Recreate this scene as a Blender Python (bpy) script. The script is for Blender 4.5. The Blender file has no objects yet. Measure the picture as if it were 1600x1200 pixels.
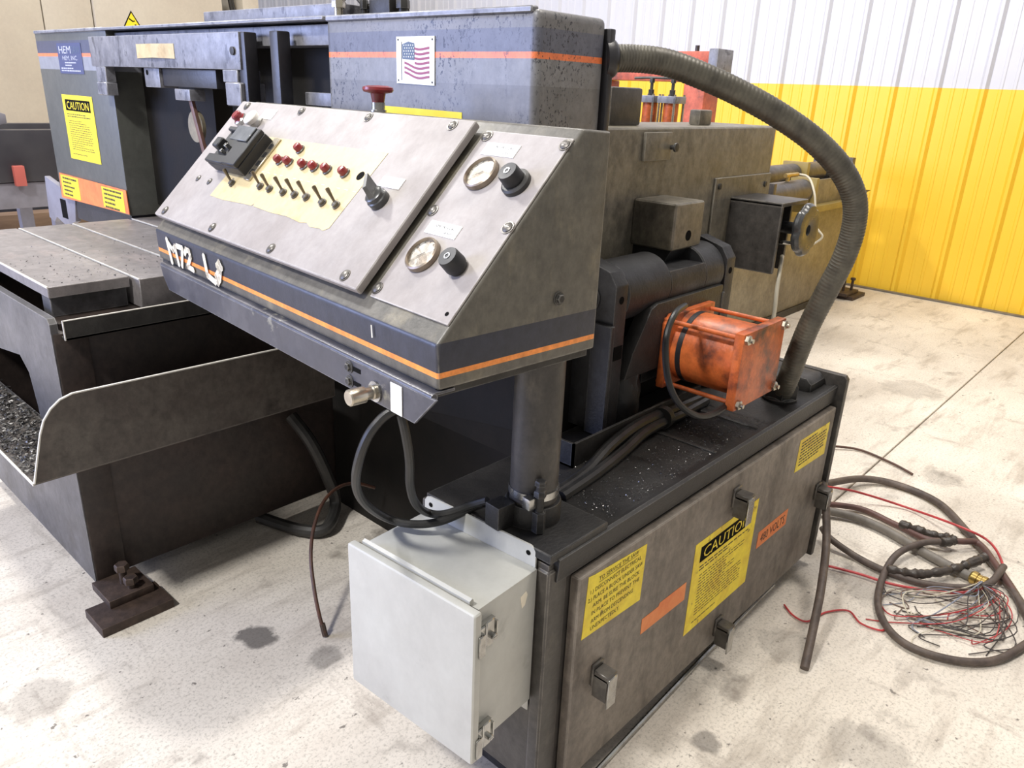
import bpy, bmesh, math, random
from mathutils import Vector, Matrix
random.seed(7)
scene = bpy.context.scene
COL = scene.collection

# ---------------------------------------------------------------- camera
cam_d = bpy.data.cameras.new('camera')
cam_d.sensor_width = 36.0
cam_d.lens = 27.0
cam_d.clip_start = 0.02
cam = bpy.data.objects.new('camera', cam_d)
COL.objects.link(cam)
cam.matrix_world = Matrix(((0.67762, 0.23719, -0.69611, 0.0),
                           (-0.73439, 0.26819, -0.62349, 0.0),
                           (0.03881, 0.93371, 0.35592, 1.5),
                           (0, 0, 0, 1)))
scene.camera = cam

# ---------------------------------------------------------------- light
world = bpy.data.worlds.new('hall_ambient')
scene.world = world
world.use_nodes = True
wb = world.node_tree.nodes['Background']
wb.inputs[0].default_value = (1.0, 0.98, 0.95, 1)
wb.inputs[1].default_value = 0.38

def area(name, loc, target, sx, sy, power, col):
    l = bpy.data.lights.new(name, 'AREA')
    l.shape = 'RECTANGLE'; l.size = sx; l.size_y = sy
    l.energy = power; l.color = col
    o = bpy.data.objects.new(name, l); COL.objects.link(o)
    o.location = loc
    o.rotation_euler = (Vector(target) - Vector(loc)).to_track_quat('-Z', 'Y').to_euler()
    return o
# ceiling fixtures of the hall and the open dock door on the left
area('hall_lamp', (-2.8, 1.5, 5.6), (0.9, 1.4, 0.6), 0.8, 0.45, 335, (1.0, 0.98, 0.95))
area('hall_lamp', (0.3, 5.4, 5.0), (0.9, 1.5, 1.2), 0.55, 0.3, 185, (1.0, 0.98, 0.96))
area('hall_lamp', (3.4, 0.2, 6.0), (3.2, 0.2, 0), 1.6, 0.8, 165, (1.0, 0.94, 0.86))
area('hall_lamp', (3.6, 3.6, 6.2), (4.0, 3.2, 0.8), 1.6, 0.8, 190, (1.0, 0.96, 0.9))
area('hall_lamp', (1.2, 6.2, 6.0), (2.0, 7.0, 0.5), 1.6, 0.8, 120, (1.0, 0.97, 0.92))
area('dock_door_daylight', (-5.2, 7.4, 2.6), (1.3, 1.8, 1.3), 4.2, 3.4, 700, (0.48, 0.58, 1.0))

scene.view_settings.view_transform = 'Standard'
scene.view_settings.look = 'None'
scene.view_settings.gamma = 1.0
scene.view_settings.use_curve_mapping = False
scene.view_settings.exposure = 0.05

# ---------------------------------------------------------------- materials
def s2l(c):
    def f(v):
        v /= 255.0
        return v/12.92 if v <= 0.04045 else ((v+0.055)/1.055)**2.4
    return (f(c[0]), f(c[1]), f(c[2]), 1.0)

MATS = {}
def mat(name, c1, c2=None, rough=0.5, metal=0.0, scale=(6, 6, 6), lo=0.35, hi=0.65, bump=0.0,
        bscale=60, spec=0.5, wear=None, mott=0.0, speck=None, bands=None, grime=None, rvar=0.12, coat=0.0, detail=6):
    """procedural paint / metal. c1,c2 sRGB 0..255; speck=(colour,threshold,scale); bands=[(axis,lo,hi,colour)] flat paint
       bands; grime=(colour,lo,hi,scale3)"""
    m = bpy.data.materials.new(name); m.use_nodes = True
    nt = m.node_tree; N = nt.nodes; L = nt.links
    b = N['Principled BSDF']
    b.inputs['Roughness'].default_value = rough
    b.inputs['Metallic'].default_value = metal
    b.inputs['Specular IOR Level'].default_value = spec
    if coat: b.inputs['Coat Weight'].default_value = coat; b.inputs['Coat Roughness'].default_value = 0.25
    tc = N.new('ShaderNodeTexCoord')
    def noise(sc, det=detail, rough_=0.6):
        mp = N.new('ShaderNodeMapping'); mp.inputs['Scale'].default_value = sc if hasattr(sc, '__len__') else (sc,)*3
        L.new(tc.outputs['Object'], mp.inputs['Vector'])
        n = N.new('ShaderNodeTexNoise'); n.inputs['Scale'].default_value = 1.0
        n.inputs['Detail'].default_value = det; n.inputs['Roughness'].default_value = rough_
        L.new(mp.outputs[0], n.inputs['Vector']); return n.outputs['Fac']
    def ramp(src, lo_, hi_):
        r = N.new('ShaderNodeMapRange'); r.inputs['From Min'].default_value = lo_; r.inputs['From Max'].default_value = hi_
        r.clamp = True; L.new(src, r.inputs['Value']); return r.outputs['Result']
    def mix(fac, a, c):
        x = N.new('ShaderNodeMix'); x.data_type = 'RGBA'
        L.new(fac, x.inputs['Factor'])
        for s, v in ((x.inputs['A'], a), (x.inputs['B'], c)):
            if isinstance(v, tuple): s.default_value = v
            else: L.new(v, s)
        return x.outputs['Result']
    base = s2l(c1)
    n1 = noise(scale)
    col = base
    if c2: col = mix(ramp(n1, lo, hi), base, s2l(c2))
    if grime:
        gc, g0, g1, gs = grime
        col = mix(ramp(noise(gs, 8, 0.65), g0, g1), col, s2l(gc))
    if bands:
        sp = N.new('ShaderNodeSeparateXYZ'); L.new(tc.outputs['Object'], sp.inputs[0])
        for ax, a0, a1, c in bands:
            g = N.new('ShaderNodeMath'); g.operation = 'GREATER_THAN'; L.new(sp.outputs[ax], g.inputs[0]); g.inputs[1].default_value = a0
            h = N.new('ShaderNodeMath'); h.operation = 'LESS_THAN'; L.new(sp.outputs[ax], h.inputs[0]); h.inputs[1].default_value = a1
            k = N.new('ShaderNodeMath'); k.operation = 'MULTIPLY'; L.new(g.outputs[0], k.inputs[0]); L.new(h.outputs[0], k.inputs[1])
            col = mix(k.outputs[0], col, s2l(c))
    if speck:
        sc_, th, ss = speck[:3]
        fac = ramp(noise(ss, 3, 0.7), th, th+0.04)
        if len(speck) > 3:                      # spatter gathers in patches
            k = N.new('ShaderNodeMath'); k.operation = 'MULTIPLY'
            L.new(fac, k.inputs[0]); L.new(ramp(noise(speck[3], 4), 0.44, 0.60), k.inputs[1]); fac = k.outputs[0]
        col = mix(fac, col, s2l(sc_))
    if c2 and mott:                              # fine uneven grime over the whole coat
        mm_ = N.new('ShaderNodeMapRange'); mm_.inputs['From Min'].default_value = 0.3; mm_.inputs['From Max'].default_value = 0.7
        mm_.inputs['To Min'].default_value = 1-mott; mm_.inputs['To Max'].default_value = 1+mott
        L.new(noise((38, 38, 30), 7, 0.72), mm_.inputs['Value'])
        vm = N.new('ShaderNodeVectorMath'); vm.operation = 'SCALE'
        if isinstance(col, tuple): vm.inputs[0].default_value = col[:3]
        else: L.new(col, vm.inputs[0])
        L.new(mm_.outputs['Result'], vm.inputs['Scale']); col = vm.outputs[0]
    if wear:                                     # paint rubbed off along the edges
        wc_, wr_ = wear
        bv = N.new('ShaderNodeBevel'); bv.samples = 4; bv.inputs['Radius'].default_value = wr_
        ge = N.new('ShaderNodeNewGeometry')
        dp = N.new('ShaderNodeVectorMath'); dp.operation = 'DOT_PRODUCT'
        L.new(bv.outputs[0], dp.inputs[0]); L.new(ge.outputs['Normal'], dp.inputs[1])
        k = N.new('ShaderNodeMath'); k.operation = 'MULTIPLY'
        L.new(ramp(dp.outputs['Value'], 0.996, 0.94), k.inputs[0]); L.new(ramp(noise((26, 26, 26), 4), 0.30, 0.52), k.inputs[1])
        col = mix(k.outputs[0], col, s2l(wc_))
    if isinstance(col, tuple): b.inputs['Base Color'].default_value = col
    else: L.new(col, b.inputs['Base Color'])
    if rvar:
        rr = N.new('ShaderNodeMapRange'); rr.inputs['To Min'].default_value = max(0.04, rough-rvar); rr.inputs['To Max'].default_value = min(1, rough+rvar)
        L.new(n1, rr.inputs['Value']); L.new(rr.outputs['Result'], b.inputs['Roughness'])
    if bump:
        bn = N.new('ShaderNodeBump'); bn.inputs['Strength'].default_value = bump; bn.inputs['Distance'].default_value = 0.004
        L.new(noise(bscale, 4), bn.inputs['Height']); L.new(bn.outputs[0], b.inputs['Normal'])
    MATS[name] = m
    return m

OLIVE = (84, 81, 75)
mat('console_paint', OLIVE, (98, 94, 85), wear=((150, 146, 138), 0.004), mott=0.32, rough=0.42, scale=(9, 9, 5), bump=0.12, bscale=90,
    bands=[(2, 1.084, 1.1335, (44, 46, 58)), (2, 1.076, 1.0855, (240, 146, 66))],
    grime=((122, 115, 98), 0.54, 0.72, (13, 13, 6)))
mat('lip_paint', (60, 60, 68), (78, 77, 82), wear=((140, 140, 144), 0.003), mott=0.22, rough=0.35, scale=(7, 7, 10), lo=0.5, hi=0.62, grime=((124, 122, 114), 0.64, 0.68, (9, 9, 9)))
mat('bare_plate', (158, 152, 149), (144, 137, 133), wear=((196, 192, 188), 0.003), mott=0.1, rough=0.55, metal=0.0, spec=0.25, scale=(7, 7, 7), bump=0.05, bscale=120)
mat('aged_paper', (196, 178, 134), (160, 124, 74), mott=0.12, rough=0.55, scale=(9, 9, 9), lo=0.5, hi=0.78)
mat('dark_steel', (52, 50, 48), (34, 32, 30), wear=((112, 110, 106), 0.003), mott=0.3, rough=0.5, metal=0.2, scale=(9, 9, 9), bump=0.25, bscale=70)
mat('oily_black', (30, 29, 29), (46, 44, 42), wear=((96, 94, 92), 0.003), rough=0.5, scale=(10, 10, 10), lo=0.4, hi=0.7, bump=0.35, bscale=110, speck=((170, 172, 172), 0.73, 260))
mat('cabinet_paint', (68, 64, 60), (52, 49, 46), wear=((128, 122, 114), 0.004), mott=0.4, rough=0.45, scale=(5, 5, 9), bump=0.2, bscale=60, grime=((88, 82, 74), 0.58, 0.75, (14, 14, 6)))
mat('door_paint', (126, 117, 107), (102, 94, 86), wear=((150, 142, 132), 0.004), mott=0.34, rough=0.5, scale=(6, 6, 3), lo=0.3, hi=0.7, bump=0.2, bscale=60, grime=((72, 64, 57), 0.53, 0.72, (12, 12, 5)))
mat('head_paint', (104, 103, 103), (116, 114, 114), mott=0.2, rough=0.4, scale=(4, 4, 4), bump=0.1, bscale=50,
    bands=[(2, 1.5785, 1.625, (92, 93, 104)), (2, 1.5655, 1.5785, (226, 120, 70)), (2, 1.512, 1.5655, (122, 121, 122))],
    speck=((34, 34, 42), 0.565, (150, 150, 90), (5, 5, 5)))
mat('cover_paint', (92, 93, 88), (84, 85, 80), mott=0.15, rough=0.42, scale=(4, 4, 4), bump=0.1,
    bands=[(2, 1.5765, 1.625, (72, 74, 92)), (2, 1.5635, 1.5765, (232, 120, 78)), (2, 1.512, 1.5635, (132, 134, 142))])
mat('head_dark', (38, 37, 40), (50, 48, 50), mott=0.2, rough=0.4, scale=(5, 5, 5), bump=0.15)
mat('worn_grey', (132, 132, 138), (112, 112, 118), wear=((176, 176, 180), 0.003), mott=0.28, rough=0.42, metal=0.1, scale=(14, 14, 14), bump=0.2, bscale=40, grime=((88, 88, 94), 0.56, 0.62, (12, 26, 14)))
mat('screw_steel', (112, 108, 102), (84, 80, 76), rough=0.4, metal=0.5, scale=(30, 30, 30))
mat('selector_grey', (92, 92, 92), (70, 70, 70), rough=0.3, metal=0.4, scale=(30, 30, 30))
mat('block_paint', (96, 91, 82), (114, 107, 92), wear=((140, 134, 122), 0.005), mott=0.42, rough=0.45, scale=(8, 8, 8), bump=0.25, bscale=50, grime=((52, 48, 44), 0.55, 0.75, (6, 6, 4)))
mat('pivot_steel', (52, 52, 54), (40, 39, 40), wear=((104, 103, 102), 0.004), mott=0.3, rough=0.5, metal=0.25, scale=(11, 11, 11), bump=0.25, bscale=120)
mat('orange_paint', (204, 108, 56), (182, 86, 42), mott=0.3, rough=0.38, scale=(9, 9, 9), bump=0.25, grime=((66, 42, 36), 0.49, 0.68, (10, 10, 10)))
mat('red_orange', (196, 96, 66), (168, 84, 62), mott=0.3, rough=0.5, scale=(9, 9, 9), grime=((80, 62, 58), 0.58, 0.7, (9, 9, 9)))
mat('grey_enclosure', (184, 184, 178), (175, 174, 168), mott=0.05, rough=0.42, scale=(6, 6, 6), bump=0.04, grime=((142, 140, 134), 0.62, 0.8, (8, 8, 8)), speck=((70, 66, 62), 0.77, 120))
mat('chrome', (190, 190, 186), (150, 148, 144), rough=0.25, metal=0.9, scale=(20, 20, 20))
mat('nickel', (198, 190, 172), (160, 152, 138), rough=0.28, metal=0.85, scale=(20, 20, 20))
mat('brass', (196, 172, 104), (160, 132, 76), rough=0.3, metal=0.85, scale=(20, 20, 20))
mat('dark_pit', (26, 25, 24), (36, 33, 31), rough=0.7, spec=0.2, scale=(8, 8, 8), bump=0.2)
mat('toggle_metal', (120, 106, 82), (92, 80, 62), rough=0.35, metal=0.6, scale=(30, 30, 30))
mat('black_plastic', (26, 26, 28), (36, 36, 38), rough=0.5, scale=(20, 20, 20))
mat('grey_plastic', (120, 122, 124), (96, 98, 100), rough=0.2, scale=(20, 20, 20))
mat('red_plastic', (134, 32, 38), (110, 26, 30), rough=0.3, scale=(20, 20, 20), coat=0.3)
mat('white_plastic', (232, 228, 220), (220, 214, 206), rough=0.35, scale=(20, 20, 20))
mat('dial_white', (238, 234, 222), (224, 216, 196), rough=0.45, scale=(20, 20, 20))
mat('label_white', (236, 236, 234), None, rough=0.4)
mat('label_yellow', (240, 218, 44), (232, 206, 36), rough=0.5, scale=(16, 16, 16))
mat('label_yellow_dirty', (236, 212, 50), (214, 180, 50), mott=0.12, rough=0.5, scale=(14, 14, 14), lo=0.45, hi=0.7, grime=((112, 78, 40), 0.62, 0.72, (26, 26, 26)))
mat('label_orange', (226, 136, 72), (214, 112, 58), rough=0.5, scale=(16, 16, 16))
mat('label_black', (14, 13, 12), None, rough=0.9, spec=0.1)
mat('ink', (36, 32, 22), None, rough=0.6)
mat('gauge_bezel', (150, 138, 122), (120, 104, 90), rough=0.35, metal=0.5, scale=(40, 40, 40))
mat('guide_rust', (116, 84, 74), (96, 72, 62), rough=0.5, scale=(20, 20, 20))
mat('ink_grey', (62, 60, 58), None, rough=0.6)
mat('brand_blue', (70, 76, 112), None, rough=0.45)
mat('brand_text', (186, 188, 200), None, rough=0.5)
mat('flag_red', (150, 76, 104), None, rough=0.5)
mat('flag_blue', (86, 100, 120), None, rough=0.5)
mat('paint_mark', (232, 226, 208), (222, 210, 186), rough=0.6, scale=(30, 30, 30))
mat('table_steel', (132, 127, 127), (110, 105, 105), wear=((188, 184, 182), 0.002), mott=0.22, rough=0.5, metal=0.2, scale=(6, 6, 6), bump=0.12, speck=((62, 59, 58), 0.68, (130, 90, 90)), grime=((146, 136, 134), 0.52, 0.75, (11, 4, 5)))
mat('bed_paint', (88, 87, 90), (66, 64, 64), wear=((140, 138, 140), 0.004), mott=0.3, rough=0.42, scale=(6, 6, 6), bump=0.15, grime=((48, 44, 42), 0.55, 0.7, (7, 7, 7)))
mat('bed_dark', (48, 41, 38), (60, 49, 44), mott=0.4, rough=0.5, scale=(6, 6, 6), bump=0.15)
mat('tray_paint', (84, 78, 72), (66, 58, 53), wear=((130, 124, 116), 0.003), mott=0.35, rough=0.42, scale=(6, 6, 6), bump=0.12, grime=((52, 46, 42), 0.58, 0.72, (8, 8, 8)))
mat('cut_edge', (216, 212, 204), (190, 186, 178), rough=0.4, scale=(20, 20, 20))
mat('rusty_steel', (74, 60, 52), (58, 46, 40), wear=((106, 88, 76), 0.003), mott=0.4, rough=0.6, metal=0.2, scale=(18, 18, 18), bump=0.3)
mat('feed_paint', (136, 127, 106), (112, 104, 88), mott=0.3, rough=0.45, scale=(5, 5, 5), grime=((92, 84, 70), 0.55, 0.75, (4, 4, 4)))
mat('feed_steel', (96, 92, 90), (70, 68, 66), mott=0.3, rough=0.4, metal=0.4, scale=(7, 7, 7))
mat('ochre', (150, 132, 76), (134, 116, 68), rough=0.5, scale=(9, 9, 9))
mat('conduit', (90, 86, 75), (70, 66, 58), mott=0.25, rough=0.45, metal=0.15, scale=(20, 20, 20))
mat('rubber', (44, 43, 42), (58, 56, 54), rough=0.5, scale=(30, 30, 30), bump=0.1)
mat('rubber_glossy', (28, 28, 28), (42, 41, 40), rough=0.42, scale=(30, 30, 30))
mat('cord_brown', (92, 80, 72), (70, 60, 56), mott=0.3, rough=0.55, scale=(16, 16, 16), bump=0.15)
mat('cord_red_brown', (98, 68, 62), (80, 58, 54), rough=0.5, scale=(16, 16, 16))
mat('cord_grey', (120, 114, 106), (98, 92, 86), rough=0.5, scale=(16, 16, 16), bump=0.15)
mat('tape', (52, 47, 43), (68, 60, 54), rough=0.4, scale=(40, 40, 40), bump=0.4)
mat('wire_red', (196, 62, 66), (150, 50, 52), rough=0.45, scale=(14, 14, 14))
mat('wire_black', (66, 60, 58), None, rough=0.5)
mat('wire_white', (196, 188, 168), None, rough=0.5)
mat('wire_blue', (130, 136, 150), None, rough=0.5)
mat('wire_brown', (104, 84, 74), None, rough=0.5)
mat('hose_rust', (92, 60, 46), (64, 46, 40), rough=0.5, scale=(24, 24, 24))
mat('chips', (120, 120, 120), (60, 60, 60), rough=0.3, metal=0.8, scale=(60, 60, 60))
mat('chips_dark', (58, 56, 54), (100, 98, 96), rough=0.4, metal=0.6, scale=(60, 60, 60))
mat('cream_panel', (190, 181, 165), (182, 172, 157), mott=0.05, rough=0.5, scale=(3, 3, 3), bump=0.03)
mat('cream_grey', (178, 174, 166), (166, 162, 154), rough=0.5, scale=(3, 3, 3))
mat('wood', (132, 108, 86), (110, 88, 70), rough=0.7, scale=(3, 20, 20), bump=0.2)
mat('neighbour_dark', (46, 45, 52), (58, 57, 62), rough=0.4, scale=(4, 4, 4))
mat('neighbour_grey', (134, 133, 144), (112, 110, 118), rough=0.42, scale=(5, 5, 5))
mat('neighbour_red', (178, 92, 84), None, rough=0.5)
mat('wall_paint', (206, 206, 211), (201, 201, 206), rough=0.45, scale=(2, 2, 2), bands=[(2, -1, 1.652, (240, 196, 58))],
    grime=((214, 196, 120), 0.74, 0.95, (3, 1.5, 0.4)))

# concrete: cloudy grey-beige, trowel streaks, spots and a few oil stains
def concrete():
    m = bpy.data.materials.new('concrete'); m.use_nodes = True
    nt = m.node_tree; N = nt.nodes; L = nt.links
    b = N['Principled BSDF']; b.inputs['Roughness'].default_value = 0.55; b.inputs['Specular IOR Level'].default_value = 0.35
    tc = N.new('ShaderNodeTexCoord')
    def noise(sc, det, rg=0.6):
        mp = N.new('ShaderNodeMapping'); mp.inputs['Scale'].default_value = sc
        L.new(tc.outputs['Object'], mp.inputs['Vector'])
        n = N.new('ShaderNodeTexNoise'); n.inputs['Scale'].default_value = 1; n.inputs['Detail'].default_value = det; n.inputs['Roughness'].default_value = rg
        L.new(mp.outputs[0], n.inputs['Vector']); return n.outputs['Fac']
    def rng(s, a, c):
        r = N.new('ShaderNodeMapRange'); r.inputs['From Min'].default_value = a; r.inputs['From Max'].default_value = c; L.new(s, r.inputs['Value']); return r.outputs['Result']
    def mix(f, a, c):
        x = N.new('ShaderNodeMix'); x.data_type = 'RGBA'; L.new(f, x.inputs['Factor'])
        for s, v in ((x.inputs['A'], a), (x.inputs['B'], c)):
            if isinstance(v, tuple): s.default_value = v
            else: L.new(v, s)
        return x.outputs['Result']
    c = mix(rng(noise((1.6, 1.9, 1), 8, 0.65), 0.34, 0.64), s2l((228, 220, 208)), s2l((204, 195, 183)))
    c = mix(rng(noise((2.2, 9, 1), 7, 0.7), 0.52, 0.72), c, s2l((170, 160, 148)))
    c = mix(rng(noise((9, 2.5, 1), 7, 0.7), 0.58, 0.76), c, s2l((160, 150, 140)))
    c = mix(rng(noise((110, 110, 1), 5, 0.8), 0.50, 0.70), c, s2l((152, 145, 135)))
    c = mix(rng(noise((30, 30, 1), 4, 0.6), 0.66, 0.70), c, s2l((122, 115, 108)))
    c = mix(rng(noise((5, 5, 1), 6, 0.6), 0.60, 0.74), c, s2l((142, 134, 125)))
    sp = N.new('ShaderNodeSeparateXYZ'); L.new(tc.outputs['Object'], sp.inputs[0])
    nz = noise((14, 14, 1), 4)
    for (x, y, r, k) in ((0.87, 1.735, 0.055, 0.8), (0.96, 1.52, 0.05, 0.45), (1.96, 0.60, 0.09, 0.28), (1.72, 0.30, 0.10, 0.28), (0.545, 1.30, 0.05, 0.35), (0.62, 1.02, 0.05, 0.3),
                         (1.45, 0.60, 0.035, 0.6), (1.27, 0.62, 0.03, 0.5), (2.42, 0.82, 0.2, 0.3), (3.5, 0.6, 0.09, 0.3), (2.45, 0.55, 0.12, 0.35), (4.6, 1.05, 0.16, 0.25), (0.35, 1.9, 0.08, 0.3)):
        mv = N.new('ShaderNodeVectorMath'); mv.operation = 'DISTANCE'; L.new(tc.outputs['Object'], mv.inputs[0]); mv.inputs[1].default_value = (x, y, 0)
        a = N.new('ShaderNodeMath'); a.operation = 'MULTIPLY_ADD'; L.new(nz, a.inputs[0]); a.inputs[1].default_value = r*1.6; L.new(mv.outputs['Value'], a.inputs[2])
        q = N.new('ShaderNodeMapRange'); q.inputs['From Min'].default_value = r*1.9; q.inputs['From Max'].default_value = r*1.55
        q.inputs['To Max'].default_value = k; L.new(a.outputs[0], q.inputs['Value'])
        c = mix(q.outputs['Result'], c, s2l((74, 70, 68)))
    L.new(c, b.inputs['Base Color'])
    bn = N.new('ShaderNodeBump'); bn.inputs['Strength'].default_value = 0.12; bn.inputs['Distance'].default_value = 0.003
    L.new(noise((50, 50, 1), 6, 0.7), bn.inputs['Height']); L.new(bn.outputs[0], b.inputs['Normal'])
    MATS['concrete'] = m
concrete()

# ---------------------------------------------------------------- mesh helpers
def V(*a): return Vector(a)
def new_bm(): return bmesh.new()
def bevel(bm, w, seg=2):
    if w: bmesh.ops.bevel(bm, geom=list(bm.edges), offset=w, segments=seg, affect='EDGES', profile=0.6, clamp_overlap=True)
    return bm
def bx(x0, x1, y0, y1, z0, z1, bev=0, seg=2):
    bm = new_bm()
    bmesh.ops.create_cube(bm, size=1.0)
    for v in bm.verts:
        v.co = V(x0+(v.co.x+.5)*(x1-x0), y0+(v.co.y+.5)*(y1-y0), z0+(v.co.z+.5)*(z1-z0))
    return bevel(bm, bev, seg)
def prism(poly, axis, a0, a1, bev=0, seg=2):
    """poly: 2-D points in the two other axes (x,z for 'y'; y,z for 'x'; x,y for 'z')"""
    bm = new_bm()
    def p3(p, a):
        return {'y': V(p[0], a, p[1]), 'x': V(a, p[0], p[1]), 'z': V(p[0], p[1], a)}[axis]
    A = [bm.verts.new(p3(p, a0)) for p in poly]; B = [bm.verts.new(p3(p, a1)) for p in poly]
    bm.faces.new(A); bm.faces.new(B[::-1])
    n = len(poly)
    for i in range(n): bm.faces.new((A[i], B[i], B[(i+1) % n], A[(i+1) % n]))
    bmesh.ops.recalc_face_normals(bm, faces=bm.faces)
    return bevel(bm, bev, seg)
def obox(c, u, v, w, hu, hv, hw, bev=0, seg=2):
    bm = bx(-hu, hu, -hv, hv, -hw, hw, bev, seg)
    u, v, w, c = Vector(u), Vector(v), Vector(w), Vector(c)
    for q in bm.verts: q.co = c+u*q.co.x+v*q.co.y+w*q.co.z
    bmesh.ops.recalc_face_normals(bm, faces=bm.faces)
    return bm
def frame_of(d):
    d = Vector(d).normalized()
    a = V(0, 0, 1) if abs(d.z) < 0.9 else V(1, 0, 0)
    u = d.cross(a).normalized(); v = d.cross(u)
    return d, u, v
def lathe(prof, base, axis, seg=24):
    """prof: (radius, height along axis)"""
    d, u, v = frame_of(axis); base = Vector(base)
    bm = new_bm(); rings = []
    for r, h in prof:
        if r < 1e-6: rings.append([bm.verts.new(base+d*h)])
        else: rings.append([bm.verts.new(base+d*h+(u*math.cos(2*math.pi*i/seg)+v*math.sin(2*math.pi*i/seg))*r) for i in range(seg)])
    for a, b in zip(rings, rings[1:]):
        for i in range(seg):
            j = (i+1) % seg
            q = [a[i % len(a)], a[j % len(a)], b[j % len(b)], b[i % len(b)]]
            q2 = []
            for t in q:
                if t not in q2: q2.append(t)
            if len(q2) > 2: bm.faces.new(q2)
    for rg, flip in ((rings[0], 1), (rings[-1], 0)):
        if len(rg) > 2: bm.faces.new(rg)
    bmesh.ops.recalc_face_normals(bm, faces=bm.faces)
    return bm
def cyl(p0, p1, r, seg=20, ch=0.0, r1=None):
    p0, p1 = Vector(p0), Vector(p1); h = (p1-p0).length; r1 = r if r1 is None else r1
    prof = [(r-ch, 0), (r, ch), (r1, h-ch), (r1-ch, h)] if ch else [(r, 0), (r1, h)]
    return lathe(prof, p0, p1-p0, seg)
def hexa(p0, axis, r, h):
    p0 = Vector(p0); d = Vector(axis).normalized()
    return lathe([(r, 0), (r, h*0.8), (r*0.86, h)], p0, d, 6)
def spline(pts, sub=8):
    P = [Vector(p) for p in pts]; out = []
    for i in range(len(P)-1):
        p0 = P[max(i-1, 0)]; p1 = P[i]; p2 = P[i+1]; p3 = P[min(i+2, len(P)-1)]
        for k in range(sub):
            t = k/sub
            out.append(0.5*((2*p1)+(-p0+p2)*t+(2*p0-5*p1+4*p2-p3)*t*t+(-p0+3*p1-3*p2+p3)*t*t*t))
    out.append(P[-1]); return out
def tube(pts, r, seg=10, sub=8, rf=None, raw=False):
    P = [Vector(p) for p in pts] if raw else spline(pts, sub)
    bm = new_bm(); rings = []; u = None
    for i, p in enumerate(P):
        d = (P[min(i+1, len(P)-1)]-P[max(i-1, 0)]).normalized()
        if u is None: _, u, v = frame_of(d)
        else:
            u = (u-d*u.dot(d)).normalized(); v = d.cross(u)
        rr = rf(i, len(P)) if rf else r
        rings.append([bm.verts.new(p+(u*math.cos(2*math.pi*k/seg)+v*math.sin(2*math.pi*k/seg))*rr) for k in range(seg)])
    for a, b in zip(rings, rings[1:]):
        for k in range(seg): bm.faces.new((a[k], a[(k+1) % seg], b[(k+1) % seg], b[k]))
    bm.faces.new(rings[0][::-1]); bm.faces.new(rings[-1])
    bmesh.ops.recalc_face_normals(bm, faces=bm.faces)
    return bm
def join(*bms):
    out = new_bm()
    for b in bms:
        m = bpy.data.meshes.new('t'); b.to_mesh(m); out.from_mesh(m); bpy.data.meshes.remove(m); b.free()
    return out
def finish(bm, name, mats, smooth=True):
    me = bpy.data.meshes.new(name)
    if smooth:
        for f in bm.faces: f.smooth = True
        for e in bm.edges:
            if len(e.link_faces) == 2: e.smooth = e.calc_face_angle(0) < 0.62
    bm.to_mesh(me); bm.free()
    for m in (mats if isinstance(mats, (list, tuple)) else [mats]): me.materials.append(MATS[m])
    return me

class Thing:
    """a top-level object; coordinates handed to part() are in a frame turned by rot about the world z axis"""
    def __init__(self, name, label, cat, loc, rot=0.0, group=None, kind=None):
        self.o = bpy.data.objects.new(name, None); COL.objects.link(self.o)
        self.rot = rot
        self.M = Matrix.Rotation(rot, 4, 'Z')
        self.f = Vector(loc)                       # base point, in the turned frame
        self.o.location = self.M @ self.f
        self.o.rotation_euler = (0, 0, rot)
        self.o.empty_display_size = 0.1
        tag(self.o, label, cat, group, kind)
    def part(self, name, bm, m, parent=None, label=None, smooth=True, kind=None):
        bmesh.ops.translate(bm, verts=bm.verts, vec=V(-self.f.x, -self.f.y, -self.f.z))
        o = bpy.data.objects.new(name, finish(bm, name, m, smooth)); COL.objects.link(o)
        o.parent = parent or self.o
        if label: o['label'] = label
        if kind: o['kind'] = kind
        return o
    def inst(self, name, me, at, axis_m=None, parent=None, label=None):
        """place shared mesh data at a point of the frame, turned by a 3x3 matrix"""
        o = bpy.data.objects.new(name, me); COL.objects.link(o); o.parent = parent or self.o
        mm = (axis_m.to_4x4() if axis_m else Matrix.Identity(4)); mm.translation = Vector(at)-self.f
        o.matrix_local = mm
        if label: o['label'] = label
        return o
def tag(o, label=None, cat=None, group=None, kind=None):
    if label: o['label'] = label
    if cat: o['category'] = cat
    if group: o['group'] = group
    if kind: o['kind'] = kind
    return o
def solo(name, bm, m, label=None, cat=None, group=None, kind=None, base=None):
    """a thing that is one mesh, its origin at its base"""
    if base is None:
        xs = [v.co.x for v in bm.verts]; ys = [v.co.y for v in bm.verts]; zs = [v.co.z for v in bm.verts]
        base = V((min(xs)+max(xs))/2, (min(ys)+max(ys))/2, min(zs))
    base = Vector(base)
    bmesh.ops.translate(bm, verts=bm.verts, vec=-base)
    o = bpy.data.objects.new(name, finish(bm, name, m)); COL.objects.link(o); o.location = base
    return tag(o, label, cat, group, kind)
def basis(u, v, w): return Matrix((u, v, w)).transposed()

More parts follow.
